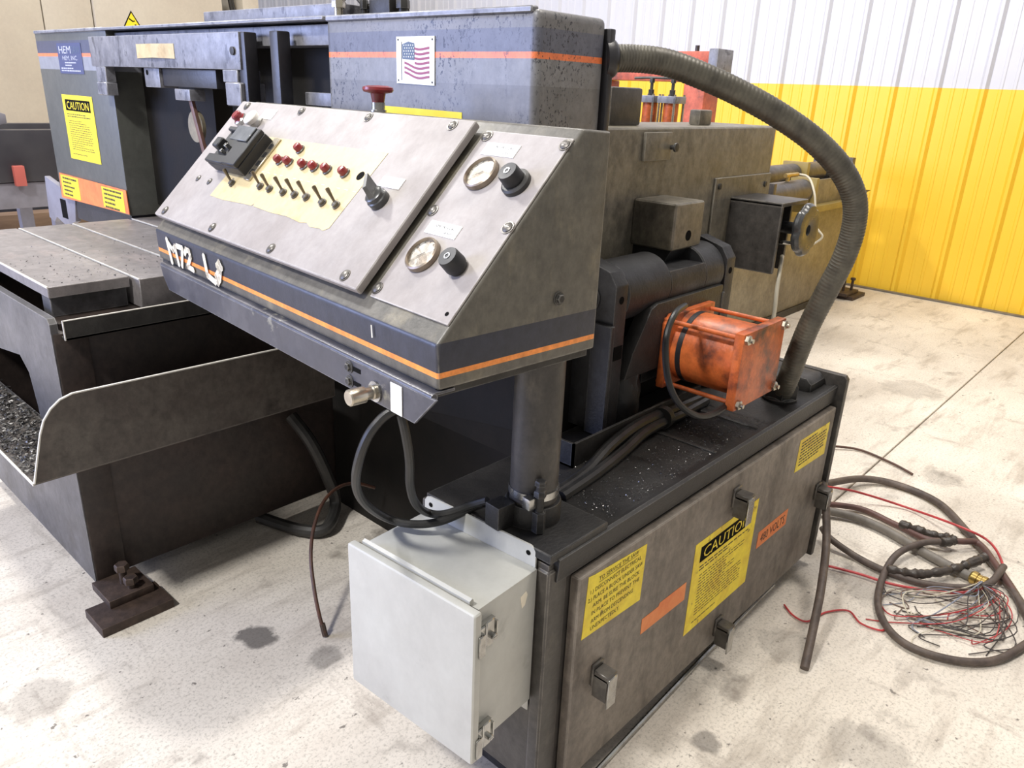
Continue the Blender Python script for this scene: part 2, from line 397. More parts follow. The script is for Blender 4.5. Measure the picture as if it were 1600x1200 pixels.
_txt = {}
def text_mesh(body):
    if body not in _txt:
        cu = bpy.data.curves.new('t', 'FONT'); cu.body = body; cu.size = 1.0; cu.resolution_u = 2
        ob = bpy.data.objects.new('t', cu); COL.objects.link(ob)
        me = bpy.data.meshes.new_from_object(ob.evaluated_get(bpy.context.evaluated_depsgraph_get()))
        _txt[body] = ([(v.co.x, v.co.y) for v in me.vertices], [tuple(p.vertices) for p in me.polygons])
        COL.objects.unlink(ob); bpy.data.objects.remove(ob); bpy.data.curves.remove(cu); bpy.data.meshes.remove(me)
    return _txt[body]
class Decal:
    """a flat printed sheet: thin plate plus print as thin raised layers, one mesh with several materials"""
    def __init__(self, o, u, v, n, step=0.0004):
        self.o, self.u, self.v, self.n = map(Vector, (o, u, v, n)); self.bm = new_bm(); self.m = []; self.step = step
    def mi(self, m):
        if m not in self.m: self.m.append(m)
        return self.m.index(m)
    def p(self, x, y, l): return self.o+self.u*x+self.v*y+self.n*(l*self.step)
    def poly(self, pts, m, l=1):
        vs = [self.bm.verts.new(self.p(x, y, l)) for x, y in pts]
        f = self.bm.faces.new(vs); f.material_index = self.mi(m)
    def rect(self, x0, y0, x1, y1, m, l=1): self.poly([(x0, y0), (x1, y0), (x1, y1), (x0, y1)], m, l)
    def plate(self, pts, m, t=0.0012):
        k = t/self.step
        A = [self.bm.verts.new(self.p(x, y, 0)) for x, y in pts]; B = [self.bm.verts.new(self.p(x, y, k)) for x, y in pts]
        i = self.mi(m); n = len(pts)
        self.bm.faces.new(B).material_index = i; self.bm.faces.new(A[::-1]).material_index = i
        for j in range(n): self.bm.faces.new((A[j], A[(j+1) % n], B[(j+1) % n], B[j])).material_index = i
        return k
    def text(self, body, x, y, w, h, m, l=2, slant=0.0):
        """fit the line into width w (None: natural) and cap height h, left/bottom at x,y"""
        vs, fs = text_mesh(body)
        if not vs: return
        x0 = min(a for a, _ in vs); x1 = max(a for a, _ in vs)
        sy = h/0.72; sx = sy if w is None else w/(x1-x0)
        q = [self.bm.verts.new(self.p(x+(a-x0)*sx+b*sy*slant, y+b*sy, l)) for a, b in vs]
        i = self.mi(m)
        for f in fs:
            try: self.bm.faces.new([q[k] for k in f]).material_index = i
            except ValueError: pass
    def lines(self, x, y0, w, n, dy, th, m, l=2, seed=1):
        """rows of print too small to read"""
        r = random.Random(seed)
        for k in range(n):
            xx = x; end = x+w*r.choice((1, 1, 0.95, 0.8, 0.6))
            while xx < end:
                d = r.uniform(0.035, 0.11)*w
                self.rect(xx, y0-k*dy, min(xx+d, end), y0-k*dy+th, m, l); xx += d+0.018*w
    def build(self, T, name, parent=None, label=None):
        return T.part(name, self.bm, self.m or ['ink'], parent, label, smooth=False)

PATHS = {
    'cord_a': [(2.939, 0.901, 0.060), (3.159, 0.833, 0.030), (3.244, 0.715, 0.018), (3.207, 0.543, 0.018), (3.044, 0.398, 0.018), (2.899, 0.291, 0.018), (2.782, 0.213, 0.018), (2.615, 0.121, 0.018), (2.393, 0.024, 0.018)],
    'red_wire': [(2.877, 0.880, 0.080), (2.986, 0.788, 0.050), (3.081, 0.613, 0.012), (2.996, 0.416, 0.050), (3.001, 0.316, 0.030), (2.909, 0.250, 0.012), (2.787, 0.236, 0.012), (2.639, 0.265, 0.030), (2.572, 0.341, 0.012), (2.492, 0.477, 0.012), (2.466, 0.594, 0.012), (2.431, 0.701, 0.012)],
    'cord_c': [(2.824, 0.862, 0.030), (2.923, 0.746, 0.016), (2.898, 0.605, 0.016), (2.848, 0.481, 0.030), (2.902, 0.390, 0.040), (2.955, 0.337, 0.030), (2.827, 0.249, 0.030), (2.660, 0.134, 0.016), (2.531, 0.046, 0.016)],
    'conduit_d': [(2.764, 0.864, 0.030), (2.827, 0.750, 0.022), (2.820, 0.628, 0.022), (2.762, 0.476, 0.022), (2.727, 0.363, 0.022), (2.715, 0.296, 0.022)],
    'loop_e': [(2.830, 0.437, 0.050), (2.760, 0.486, 0.050), (2.642, 0.526, 0.040), (2.508, 0.524, 0.016), (2.329, 0.481, 0.016), (2.223, 0.411, 0.016), (2.189, 0.328, 0.016), (2.227, 0.218, 0.016), (2.318, 0.139, 0.016), (2.481, 0.088, 0.016)],
    'cord_f': [(2.604, 0.778, 0.050), (2.570, 0.732, 0.040), (2.564, 0.641, 0.016), (2.544, 0.536, 0.016), (2.561, 0.417, 0.016), (2.628, 0.317, 0.016), (2.699, 0.250, 0.030), (2.825, 0.236, 0.045)],
    'tape_g': [(2.540, 0.527, 0.030), (2.584, 0.428, 0.035), (2.718, 0.345, 0.040), (2.847, 0.296, 0.045)],
    'tape_h': [(2.890, 0.594, 0.030), (2.887, 0.493, 0.035), (2.889, 0.409, 0.045), (2.820, 0.435, 0.050)],
    'short_red': [(2.124, 0.700, 0.006), (2.092, 0.655, 0.006), (2.097, 0.612, 0.006), (2.182, 0.590, 0.006), (2.243, 0.542, 0.006), (2.208, 0.490, 0.006), (2.220, 0.431, 0.006), (2.267, 0.431, 0.006)],
    'upper_red': [(3.392, 1.089, 0.020), (3.498, 0.964, 0.010), (3.469, 0.811, 0.010), (3.418, 0.699, 0.010)],
    'hang': [(2.419, 0.786, 0.295), (2.408, 0.752, 0.325), (2.360, 0.709, 0.269), (2.276, 0.658, 0.183), (2.090, 0.592, 0.140), (1.981, 0.559, 0.067), (1.878, 0.530, 0.010)],
    'cable1': [(0.766, 0.952, 0.985), (0.749, 0.963, 0.972), (0.724, 0.973, 0.941), (0.712, 0.988, 0.887), (0.733, 1.024, 0.821), (0.774, 1.053, 0.756), (0.855, 1.092, 0.675), (0.885, 1.048, 0.668), (0.928, 1.008, 0.675), (0.987, 0.985, 0.690), (0.995, 0.955, 0.712)],
    'cable2': [(0.771, 0.941, 0.978), (0.774, 0.933, 0.941), (0.786, 0.938, 0.887), (0.822, 0.980, 0.806), (0.867, 1.017, 0.736), (0.926, 1.049, 0.678), (0.941, 1.013, 0.684), (0.983, 0.982, 0.700), (0.995, 0.945, 0.722)],
    'rusty': [(1.452, 1.923, 0.192), (1.373, 1.924, 0.238), (1.289, 1.903, 0.261), (1.195, 1.849, 0.265), (1.118, 1.789, 0.231), (1.063, 1.726, 0.184), (1.029, 1.664, 0.120), (1.011, 1.614, 0.055), (1.011, 1.592, 0.015)],
    'dark_hose': [(1.307, 2.191, 0.420), (1.331, 2.118, 0.340), (1.383, 2.110, 0.200), (1.426, 2.126, 0.060), (1.327, 2.042, 0.030), (1.260, 2.100, 0.025), (1.201, 2.276, 0.025)],
    'conduit': [(1.557, 1.149, 1.578), (1.612, 1.116, 1.582), (1.680, 1.063, 1.577), (1.751, 0.998, 1.550), (1.823, 0.930, 1.514), (1.898, 0.859, 1.468), (1.970, 0.791, 1.412), (2.030, 0.739, 1.348), (2.073, 0.709, 1.278), (2.097, 0.705, 1.203), (2.105, 0.718, 1.116), (2.104, 0.745, 1.023), (2.103, 0.773, 0.926), (2.113, 0.796, 0.833), (2.130, 0.817, 0.744), (2.155, 0.840, 0.674)],
    'cyl_hose': [(1.728, 0.961, 1.001), (1.638, 0.935, 1.002), (1.587, 0.922, 0.965), (1.570, 0.908, 0.907), (1.561, 0.884, 0.849), (1.575, 0.857, 0.800), (1.632, 0.835, 0.760), (1.704, 0.828, 0.748), (1.782, 0.826, 0.756)],
    'pan1': [(1.200, 0.930, 0.665), (1.330, 0.945, 0.668), (1.450, 0.965, 0.690), (1.600, 0.980, 0.700), (1.800, 0.985, 0.690), (1.950, 0.990, 0.680)],
    'pan2': [(1.200, 0.915, 0.663), (1.340, 0.925, 0.668), (1.480, 0.945, 0.672), (1.620, 0.965, 0.682), (1.800, 0.970, 0.675), (1.950, 0.980, 0.670)],
    'white_hose': [(5.021, 2.135, 1.069), (5.054, 2.045, 1.060), (5.008, 1.968, 0.975), (4.984, 1.929, 0.861), (4.965, 1.896, 0.766), (4.976, 1.853, 0.710), (4.973, 1.904, 0.653)],
    'white_drop': [(2.591, 1.090, 1.003), (2.514, 1.058, 0.964), (2.495, 1.049, 0.913), (2.475, 1.037, 0.852), (2.460, 1.030, 0.811)],
}

# ================================================================ SETTING
floor = solo('floor', bx(-4, 7.05, -4, 16, -0.12, -0.02), 'concrete', base=(0, 0, 0), kind='structure')
def slab(x0, x1, y0, y1):
    bm = bx(x0+.003, x1-.003, y0+.003, y1-.003, -0.06, 0.0, 0.003, 1)
    o = bpy.data.objects.new('slab', finish(bm, 'slab', 'concrete')); COL.objects.link(o); o.parent = floor
for (a, b) in ((-4, 7.04),):
    slab(a, b, -4, 0.855); slab(a, b, 0.855, 16)

# ribbed steel wall, yellow dado below white
wall = solo('wall_back', bx(7.10, 7.16, -4, 16, 0, 5.5), 'wall_paint', base=(7.05, 0, 0), kind='structure')
prof = [(0, 0.006), (0.020, 0.036), (0.042, 0.036), (0.064, 0.006), (0.090, 0.006), (0.142, 0.006), (0.148, 0.011), (0.166, 0.011), (0.172, 0.006),
        (0.232, 0.006), (0.238, 0.011), (0.256, 0.011), (0.262, 0.006), (0.3275, 0.006)]
bm = new_bm()
A = [bm.verts.new((-d, y, 0)) for y, d in prof]; B = [bm.verts.new((-d, y, 5.5)) for y, d in prof]
A2 = [bm.verts.new((0.03, prof[0][0], 0)), bm.verts.new((0.03, prof[-1][0], 0))]
for i in range(len(prof)-1): bm.faces.new((A[i], B[i], B[i+1], A[i+1]))
bmesh.ops.recalc_face_normals(bm, faces=bm.faces)
bmesh.ops.delete(bm, geom=A2, context='VERTS')
pm = finish(bm, 'panel', 'wall_paint')
for k in range(-12, 44):
    o = bpy.data.objects.new('panel', pm); COL.objects.link(o); o.parent = wall
    o.location = (0.034, 1.914+k*0.328, 0.004)
solo('trim_1', bx(7.0, 7.05, -4, 16, 0.0, 0.012), 'cord_grey', base=(7.02, 0, 0), kind='structure')

# ================================================================ POWER CABINET
pc = Thing('power_cabinet', 'low dark grey steel cabinet with yellow caution stickers on its long door', 'cabinet', (1.72, 0.95, 0))
pc.part('body', bx(0.99, 2.40, 0.772, 1.14, 0.075, 0.652, 0.006), 'cabinet_paint')
pc.part('plinth', bx(1.03, 2.38, 0.80, 1.12, 0.0, 0.076), 'dark_steel')
pc.part('top_rim', prism([(0.762, 0.612), (0.758, 0.664), (0.766, 0.668), (0.785, 0.660), (1.14, 0.658), (1.14, 0.64), (0.80, 0.64), (0.772, 0.612)], 'x', 1.005, 2.40), 'oily_black')
pc.part('end_plate', prism([(0.735, 0.045), (0.735, 0.690), (0.745, 0.702), (1.16, 0.702), (1.16, 0.045)], 'x', 2.401, 2.425, 0.004), 'cabinet_paint')
pc.part('end_channel', prism([(0.80, 0.655), (0.80, 0.685), (0.82, 0.702), (1.14, 0.702), (1.14, 0.655)], 'x', 2.285, 2.395, 0.012), 'dark_steel')
pc.part('mounting_plate', bx(0.982, 1.165, 0.762, 0.985, 0.662, 0.682, 0.002, 1), 'oily_black')
pc.part('corner_trim', bx(0.984, 1.045, 0.766, 0.80, 0.05, 0.64, 0.01, 3), 'cabinet_paint')
for x in (1.67, 1.90):
    pc.part('seam_strip', bx(x-.007, x+.007, 0.79, 1.0, 0.658, 0.6635, 0.002, 1), 'oily_black')
# drip pan with hoses lying against it
pan = pc.part('drip_pan', join(bx(1.335, 1.93, 0.990, 0.996, 0.658, 0.722), bx(1.335, 1.341, 0.990, 1.13, 0.658, 0.722), bx(1.335, 1.93, 0.996, 1.13, 0.658, 0.664)), 'dark_steel')
door = pc.part('door', bx(1.058, 2.385, 0.745, 0.771, 0.058, 0.602, 0.007, 3), 'door_paint')
DX, DZ, DN = V(1, 0, 0), V(0, 0, 1), V(0, -1, 0)
# instruction sticker
d = Decal((1.079, 0.7448, 0.443), DX, DZ, DN)
d.plate([(0, 0), (0.218, -0.012), (0.222, 0.134), (0.03, 0.147), (0.008, 0.15)], 'label_yellow_dirty', 0.0006)
rows = [('TO SERVICE THE SAW', .045, .128, .145), ('1.) DISCONNECT ELECTRICAL', .018, .108, .185), ('2.) PLACE A BLOCK UNDER SAW', .012, .089, .2),
        ('ARM. BE SURE THE BLOCK', .03, .070, .172), ('IN PLACE TO PREVENT THE', .028, .051, .176), ('ARM FROM DESCENDING', .028, .031, .155), ('UNEXPECTEDLY.', .028, .012, .105)]
for b_, x, y, w in rows: d.text(b_, x, y-.004, w, .0105, 'ink', 2.5)
d.rect(.045, .1205, .19, .1215, 'ink', 2.5)
d.build(pc, 'instruction_label', door, 'yellow service instruction sticker')
# caution sticker
def caution(T, o, u, v, n, w, h, parent, ym='label_yellow_dirty', seed=3):
    d = Decal(o, u, v, n)
    d.plate([(0, 0), (w, 0), (w, h), (0, h)], ym, 0.0006)
    d.rect(w*.09, h*.76, w*.91, h*.93, 'label_black', 2)
    d.text('CAUTION', w*.14, h*.785, w*.72, h*.12, ym, 3)
    d.lines(w*.1, h*.70, w*.78, 2, h*.035, h*.014, 'ink', 2, seed)
    d.lines(w*.12, h*.60, w*.72, 14, h*.034, h*.010, 'ink', 2, seed+1)
    d.lines(w*.1, h*.08, w*.6, 1, h*.03, h*.012, 'ink', 2, seed+2)
    return d.build(T, 'caution_label', parent, 'yellow caution sticker')
caution(pc, (1.540, 0.7448, 0.190), DX, DZ, DN, 0.345, 0.276, door)
d = Decal((2.118, 0.7448, 0.462), DX, DZ, DN)
d.plate([(0, 0), (.232, -.012), (.228, .10), (.004, .105)], 'label_yellow_dirty', 0.0006)
d.lines(.02, .088, .19, 8, .0105, .005, 'ink', 2, 5); d.build(pc, 'instruction_label', door, 'small yellow instruction sticker at the far end')
d = Decal((1.318, 0.7448, 0.322), DX, DZ, DN)
d.plate([(0, 0), (.198, -.004), (.198, .048), (.075, .05), (.07, .042), (0, .043)], 'label_orange', 0.0006); d.build(pc, 'voltage_label', door, 'faded orange sticker')
d = Decal((1.925, 0.7448, 0.282), DX, DZ, DN)
d.plate([(0, 0), (.20, 0), (.20, .055), (0, .055)], 'label_orange', 0.0006)
d.text('480 VOLTS', .018, .013, .165, .03, 'rusty_steel', 2.5); d.build(pc, 'voltage_label', door, 'orange sticker reading 480 VOLTS')
# draw latches: a bent strap standing off the door
def latch(x, z):
    o = pc.part('latch', join(bx(x-.02, x+.02, .738, .745, z-.005, z+.05, .002, 1), bx(x-.018, x+.018, .700, .738, z+.024, z+.040, .002, 1),
                bx(x-.018, x-.015, .702, .738, z-.028, z+.030), bx(x+.015, x+.018, .702, .738, z-.028, z+.030)), 'screw_steel')
    pc.part('strap', bx(x-.016, x+.016, .6975, .7015, z-.045, z+.034, .0015, 1), 'chrome', o)
    pc.part('screw', cyl((x, .738, z+.006), (x, .734, z+.006), .006, 10), 'chrome', o)
latch(1.145, .30); latch(1.74, .093); latch(1.725, .512); latch(2.352, .292)

# ================================================================ JUNCTION BOX
JR = math.radians(3.15)
_M = Matrix.Rotation(-JR, 3, 'Z')
jo = _M @ V(0.805, 0.778, 0)                   # near front corner in the turned frame
jx, jy = jo.x, jo.y
jb = Thing('junction_box', 'light grey steel enclosure hung on the side of the dark cabinet', 'electrical box', (jx+.1, jy+.16, 0.31), JR)
body = jb.part('body', bx(jx+.002, jx+.178, jy+.006, jy+.318, .320, .640, .003), 'grey_enclosure')
lid = jb.part('lid', bx(jx-.022, jx-.001, jy-.012, jy+.332, .309, .650, .007, 3), 'grey_enclosure')
jb.part('drip_lip', prism([(jx+.001, .640), (jx+.001, .652), (jx+.008, .655), (jx+.012, .650), (jx+.010, .640)], 'y', jy+.022, jy+.312), 'grey_enclosure', lid)
fl = jb.part('mounting_flange', prism([(jy+.012, .60), (jy+.315, .60), (jy+.315, .672), (jy+.309, .681), (jy+.300, .684), (jy+.027, .684), (jy+.018, .681), (jy+.012, .672)], 'x', jx+.178, jx+.182), 'grey_enclosure')
for y in (.030, .297):
    jb.part('bolt_hole', cyl((jx+.1775, jy+y, .666), (jx+.1772, jy+y, .666), .0055, 14), 'label_black', fl)
jb.part('mounting_flange', bx(jx+.178, jx+.182, jy+.012, jy+.315, .285, .33, .002, 1), 'grey_enclosure')
jb.part('gasket', bx(jx-.002, jx+.003, jy+.000, jy+.322, .316, .644), 'rubber')
for z in (.352, .588):
    c = jb.part('clamp', join(bx(jx-.004, jx+.040, jy-.008, jy-.004, z-.022, z+.022, .002, 1), bx(jx+.004, jx+.044, jy-.004, jy+.006, z+.018, z+.022),
                bx(jx+.038, jx+.042, jy-.012, jy+.004, z-.02, z+.02), bx(jx+.012, jx+.034, jy-.011, jy-.007, z-.026, z+.03, .002, 1)), 'chrome')
    jb.part('clamp_screw', join(cyl((jx+.026, jy-.008, z-.004), (jx+.026, jy-.020, z-.004), .0065, 12, .0015), bx(jx+.0205, jx+.0315, jy-.0206, jy-.0196, z-.005, z-.003)), 'chrome', c)
    jb.part('clamp_hook', join(bx(jx-.012, jx+.002, jy-.0165, jy-.0125, z-.034, z+.012, .001, 1), bx(jx-.002, jx+.004, jy-.016, jy-.004, z-.034, z+.012)), 'chrome', c)
jb.part('scuff_mark', prism([(jx+.128, .600), (jx+.145, .606), (jx+.150, .596), (jx+.143, .575), (jx+.134, .572)], 'y', jy+.0055, jy+.0061), 'paint_mark', body)

# ================================================================ CONTROL CONSOLE
CR = math.radians(43.42-48.15)
cx, cy = 0.9932, 0.9722                        # pedestal axis in the console frame
cc = Thing('control_console', 'sloping grey control console with gauges, red lamps and toggle switches on a pipe pedestal', 'control panel', (cx, cy, 0), CR)
Y0, Y1 = 0.892, 2.090
house = cc.part('housing', prism([(.686, 1.056), (.683, 1.131), (.982, 1.447), (1.052, 1.443), (1.052, 1.056)], 'y', Y0, Y1, .006, 3), 'console_paint')
PA = V(.683, 0, 1.131); PT = V(.299, 0, .316).normalized(); PNm = V(-PT.z, 0, PT.x); PU = V(0, -1, 0)
def PP(s, y, off=0.0): return PA+PT*s+PNm*off+V(0, y, 0)
PB = basis(PU, PT, PNm)                        # u to the right, v up the slope, n out of the panel
def slab_on(s0, s1, y0, y1, o0, o1, bev=.0, seg=2):
    return obox(PP((s0+s1)/2, (y0+y1)/2, (o0+o1)/2), PU, PT, PNm, abs(y1-y0)/2, (s1-s0)/2, (o1-o0)/2, bev, seg)
LO = .026
lid = cc.part('switch_panel', slab_on(.030, .413, 1.125, 2.088, .009, LO, .005, 3), 'bare_plate')
cc.part('shadow_gap_block', slab_on(.044, .400, 1.140, 2.075, .0, .012), 'head_dark', lid)  # dark inset block added so a shadow band shows under the panel edge
gp = cc.part('gauge_panel', slab_on(.036, .411, .895, 1.112, .0, .004, .001, 1), 'bare_plate')
# screw heads shared by both panels
sm = lathe([(.0075, 0), (.0075, .002), (.005, .0035), (.0, .0035)], (0, 0, 0), (0, 0, 1), 16)
sm = join(sm, lathe([(.0100, 0), (.0098, .0012), (.0075, .0012)], (0, 0, 0), (0, 0, 1), 16), bx(-.0045, .0045, -.0009, .0009, .0034, .0038))
for v_ in sm.verts: v_.co *= 1.25
screw_me = finish(sm, 'screw', 'screw_steel')
for y in (2.04, 1.75, 1.462, 1.178):
    for s in (.396, .048): cc.inst('screw', screw_me, PP(s, y, LO), PB, lid)
for s, y in ((.159, 1.998), (.158, 1.928)): cc.inst('screw', screw_me, PP(s, y, LO-.0005), PB @ Matrix.Scale(.8, 3), lid)
for s, y in ((.397, 1.099), (.396, .903), (.225, 1.104), (.224, .906), (.054, 1.106)): cc.inst('screw', screw_me, PP(s, y, .004), PB, gp)
cc.part('screw_hole', lathe([(.004, 0), (.004, .0004)], PP(.053, .911, .004), PNm, 12), 'label_black', gp)
# aged faceplate with torn lower edge
d = Decal(PP(0, 0, LO), PU, PT, PNm)
edge = [(-1.872, .123), (-1.80, .121), (-1.70, .126), (-1.655, .127), (-1.650, .134), (-1.645, .127), (-1.56, .124), (-1.49, .126), (-1.43, .121), (-1.405, .125), (-1.385, .118), (-1.35, .121), (-1.335, .118), (-1.321, .127)]
d.plate(edge+[(-1.308, .315), (-1.78, .312), (-1.86, .31)], 'aged_paper', .0008)
r_ = random.Random(4)
for k in range(16): d.rect(-1.33-k*.03, .215, -1.318-k*.03, .2165, 'brand_text', 3) if k not in (3, 9) else None
d.build(cc, 'faceplate', lid, 'yellowed paper faceplate with a torn lower edge')
cc.part('lamp_hole', lathe([(.0105, 0), (.0105, .0006)], PP(.253, 1.342, LO+.0009), PNm, 16), 'label_black', lid)
# indicator lamps
def lamp(s, y):
    o = cc.part('indicator_lamp', lathe([(.0095, 0), (.0095, .012), (.0075, .0155), (0, .0165)], PP(s, y, LO+.002), PNm, 18), 'red_plastic')
    cc.part('bezel', lathe([(.0122, 0), (.0122, .003), (.0105, .0045), (.0095, .003)], PP(s, y, LO+.0008), PNm, 18), 'screw_steel', o)
for s, y in ((.289, 1.625), (.251, 1.673), (.251, 1.630), (.251, 1.562), (.251, 1.517), (.251, 1.465), (.251, 1.396)): lamp(s, y)
# toggle switches, bat levers thrown up
def toggle(s, y):
    b = PP(s-.004, y, LO+.0008)
    o = cc.part('toggle_switch', join(lathe([(.0095, 0), (.0095, .003), (.007, .003), (.007, .008), (.0045, .009), (0, .009)], b, PNm, 16)), 'screw_steel')
    dv = (PNm*.85+PT*.42+V(0, .36, 0)).normalized()
    cc.part('lever', lathe([(.0026, .006), (.0032, .020), (.0046, .034), (.004, .0375), (0, .0385)], b, dv, 12), 'toggle_metal', o)
for s, y in ((.171, 1.807), (.181, 1.673), (.180, 1.627), (.180, 1.564), (.181, 1.515), (.182, 1.466), (.179, 1.398), (.181, 1.348)): toggle(s, y)
# push buttons in the far corner
o = cc.part('push_button', lathe([(.016, 0), (.016, .012), (.0135, .014), (.0135, .024), (.011, .027), (0, .0275)], PP(.347, 2.000, LO), PNm, 24), 'red_plastic', label='red push button')
cc.part('collar', lathe([(.0185, 0), (.0185, .010), (.016, .012)], PP(.347, 2.000, LO), PNm, 24), 'chrome', o)
o = cc.part('push_button', lathe([(.019, .014), (.021, .017), (.021, .024), (.019, .0265), (0, .027)], PP(.345, 1.915, LO), PNm, 24), 'white_plastic', label='white push button')
cc.part('collar', lathe([(.0175, 0), (.0175, .015), (.01, .015)], PP(.345, 1.915, LO), PNm, 24), 'chrome', o)
cc.part('nameplate', slab_on(.362, .392, 1.862, 1.925, LO, LO+.0012), 'label_white', lid)
# broken counter: base plate, black case with an open well, clear flap
ct = cc.part('counter_module', join(slab_on(.192, .300, 1.765, 1.935, LO+.002, LO+.030, .002, 1), slab_on(.192, .300, 1.765, 1.835, LO+.030, LO+.043, .002, 1),
             slab_on(.192, .215, 1.835, 1.935, LO+.030, LO+.040, .002, 1), slab_on(.288, .300, 1.835, 1.935, LO+.030, LO+.040, .002, 1), slab_on(.23, .258, 1.90, 1.93, LO+.030, LO+.050, .003, 1)), 'black_plastic', label='black counter with its cover missing')
cc.part('flap', slab_on(.258, .300, 1.782, 1.872, LO+.0435, LO+.047, .001, 1), 'grey_plastic', ct)
cc.part('base_plate', slab_on(.184, .308, 1.737, 1.765, LO+.001, LO+.006, .001, 1), 'nickel', ct)
for s in (.20, .225, .25, .275): cc.part('slot', slab_on(s, s+.014, 1.744, 1.758, LO+.0055, LO+.007), 'black_plastic', ct)
cc.part('terminal', join(slab_on(.236, .246, 1.866, 1.878, LO+.030, LO+.046, .001, 1), slab_on(.222, .230, 1.878, 1.886, LO+.030, LO+.043, .001, 1)), 'chrome', ct)
# rotary selector
o = cc.part('selector_switch', lathe([(.0215, 0), (.0215, .012), (.019, .014), (.019, .021), (.016, .023), (0, .023)], PP(.208, 1.228, LO), PNm, 28), 'selector_grey')
dv = (PT*.80+V(0, .62, 0)).normalized(); sv = dv.cross(PNm)
lev = new_bm(); cpt = PP(.208, 1.228, LO)
pts = [(-.016, .006, .02), (.019, .006, .02), (.030, .0035, .046), (-.006, .004, .046)]
va = [lev.verts.new(cpt+dv*a+sv*b+PNm*h) for a, b, h in pts]; vb = [lev.verts.new(cpt+dv*a-sv*b+PNm*h) for a, b, h in pts]
lev.faces.new(va); lev.faces.new(vb[::-1])
for i in range(4): lev.faces.new((va[i], vb[i], vb[(i+1) % 4], va[(i+1) % 4]))
bmesh.ops.recalc_face_normals(lev, faces=lev.faces)
cc.part('knob_wing', lev, 'selector_grey', o)
cc.part('nameplate', slab_on(.239, .263, 1.199, 1.268, LO, LO+.0016), 'label_white', lid)
# emergency stop on the flat top
ex_, ey_ = .998, 1.518
o = cc.part('emergency_stop', lathe([(.011, .018), (.013, .019), (.0165, .038), (.031, .041), (.034, .0455), (.033, .051), (.022, .054), (0, .055)], (ex_, ey_, 1.446), (0, 0, 1), 32), 'red_plastic', label='red mushroom stop button')
cc.part('collar', lathe([(.018, 0), (.018, .004), (.0145, .005), (.0145, .020), (.010, .020)], (ex_, ey_, 1.446), (0, 0, 1), 24), 'chrome', o)
# pressure gauges, knobs and their plates
def gauge(s, y, ang):
    g = cc.part('pressure_gauge', lathe([(.030, 0), (.030, .006), (0, .006)], PP(s, y, .004), PNm, 36), 'dial_white')
    cc.part('bezel', lathe([(.0335, 0), (.0345, .004), (.0335, .010), (.0305, .0115), (.0285, .008), (.0285, .006)], PP(s, y, .004), PNm, 40), 'gauge_bezel', g)
    d = Decal(PP(s, y, .0102), PU, PT, PNm)
    for k in range(11):
        a = math.radians(225-27*k); c_, s_ = math.cos(a), math.sin(a)
        d.poly([(c_*.024-s_*.0006, s_*.024+c_*.0006), (c_*.024+s_*.0006, s_*.024-c_*.0006), (c_*.0275+s_*.0006, s_*.0275-c_*.0006), (c_*.0275-s_*.0006, s_*.0275+c_*.0006)], 'ink_grey', 1)
    a = math.radians(ang); c_, s_ = math.cos(a), math.sin(a)
    d.poly([(-c_*.006-s_*.001, -s_*.006+c_*.001), (-c_*.006+s_*.001, -s_*.006-c_*.001), (c_*.022, s_*.022)], 'ink_grey', 3)
    d.build(cc, 'dial_print', g)
gauge(.314, 1.043, 215); gauge(.136, 1.047, 222)
def pknob(s, y, big):
    b = PP(s, y, .004)
    k = cc.part('pressure_knob', lathe([(.0185, .006), (.0195, .010), (.0185, .030), (.017, .0335), (0, .034)], b, PNm, 30), 'black_plastic')
    cc.part('locking_ring', lathe([(.0265, 0), (.0265, .008), (.023, .011), (.019, .011)] if big else [(.0165, 0), (.0165, .007)], b, PNm, 30), 'rubber', k)
    cc.part('cap_ring', lathe([(.0062, .0338), (.0062, .0346), (.0034, .0346), (.0034, .0338)], b, PNm, 20), 'grey_plastic', k)
pknob(.307, .949, True); pknob(.133, .951, False)
for s0, s1, y1_, y0_, head in ((.357, .384, 1.084, .9985, 'CUTTING PRESSURE'), (.180, .2065, 1.088, 1.004, 'CLAMP PRESSURE')):
    d = Decal(PP(s0, y1_, .004), PU, PT, PNm); w = y1_-y0_; h = s1-s0
    d.plate([(0, 0), (w, 0), (w, h), (0, h)], 'label_white', .0012)
    d.text(head, w*.1, h*.56, w*.76, h*.24, 'ink_grey', 4); d.text('LIGHT TO HEAVY', w*.14, h*.16, w*.72, h*.22, 'ink_grey', 4)
    d.build(cc, 'nameplate', gp, 'white nameplate reading '+head)
# end bolt
cc.part('end_bolt', join(lathe([(.0125, 0), (.0125, .0025), (.008, .0025)], (.946, Y0, 1.168), (0, -1, 0), 20), hexa((.946, Y0-.002, 1.168), (0, -1, 0), .0085, .007)), 'dark_steel')
# hand-painted marks on the front
def mark(label, strokes, extra=None):
    d = Decal((.6828, 0, 1.056), (0, -1, 0), V(-.003, 0, .075).normalized(), (-1, 0, 0), .0006)
    for li, (pts, w) in enumerate(strokes):
        for (a, b), (c, e) in zip(pts, pts[1:]):
            l = math.hypot(c-a, e-b); nx, ny = -(e-b)/l*w/2, (c-a)/l*w/2; tx, ty = (c-a)/l*w*.3, (e-b)/l*w*.3
            d.poly([(a-tx+nx, b-ty+ny), (a-tx*2, b-ty*2), (a-tx-nx, b-ty-ny), (c+tx-nx, e+ty-ny), (c+tx*2, e+ty*2), (c+tx+nx, e+ty+ny)], 'paint_mark', .4+.1*li)
    if extra: d.poly(extra, 'paint_mark', .5)
    d.build(cc, 'painted_mark', house, label)
mark('white hand-painted M', [([(-2.005, .060), (-1.992, .008)], .016), ([(-1.995, .053), (-1.972, .040), (-1.955, .052), (-1.945, .010)], .014)])
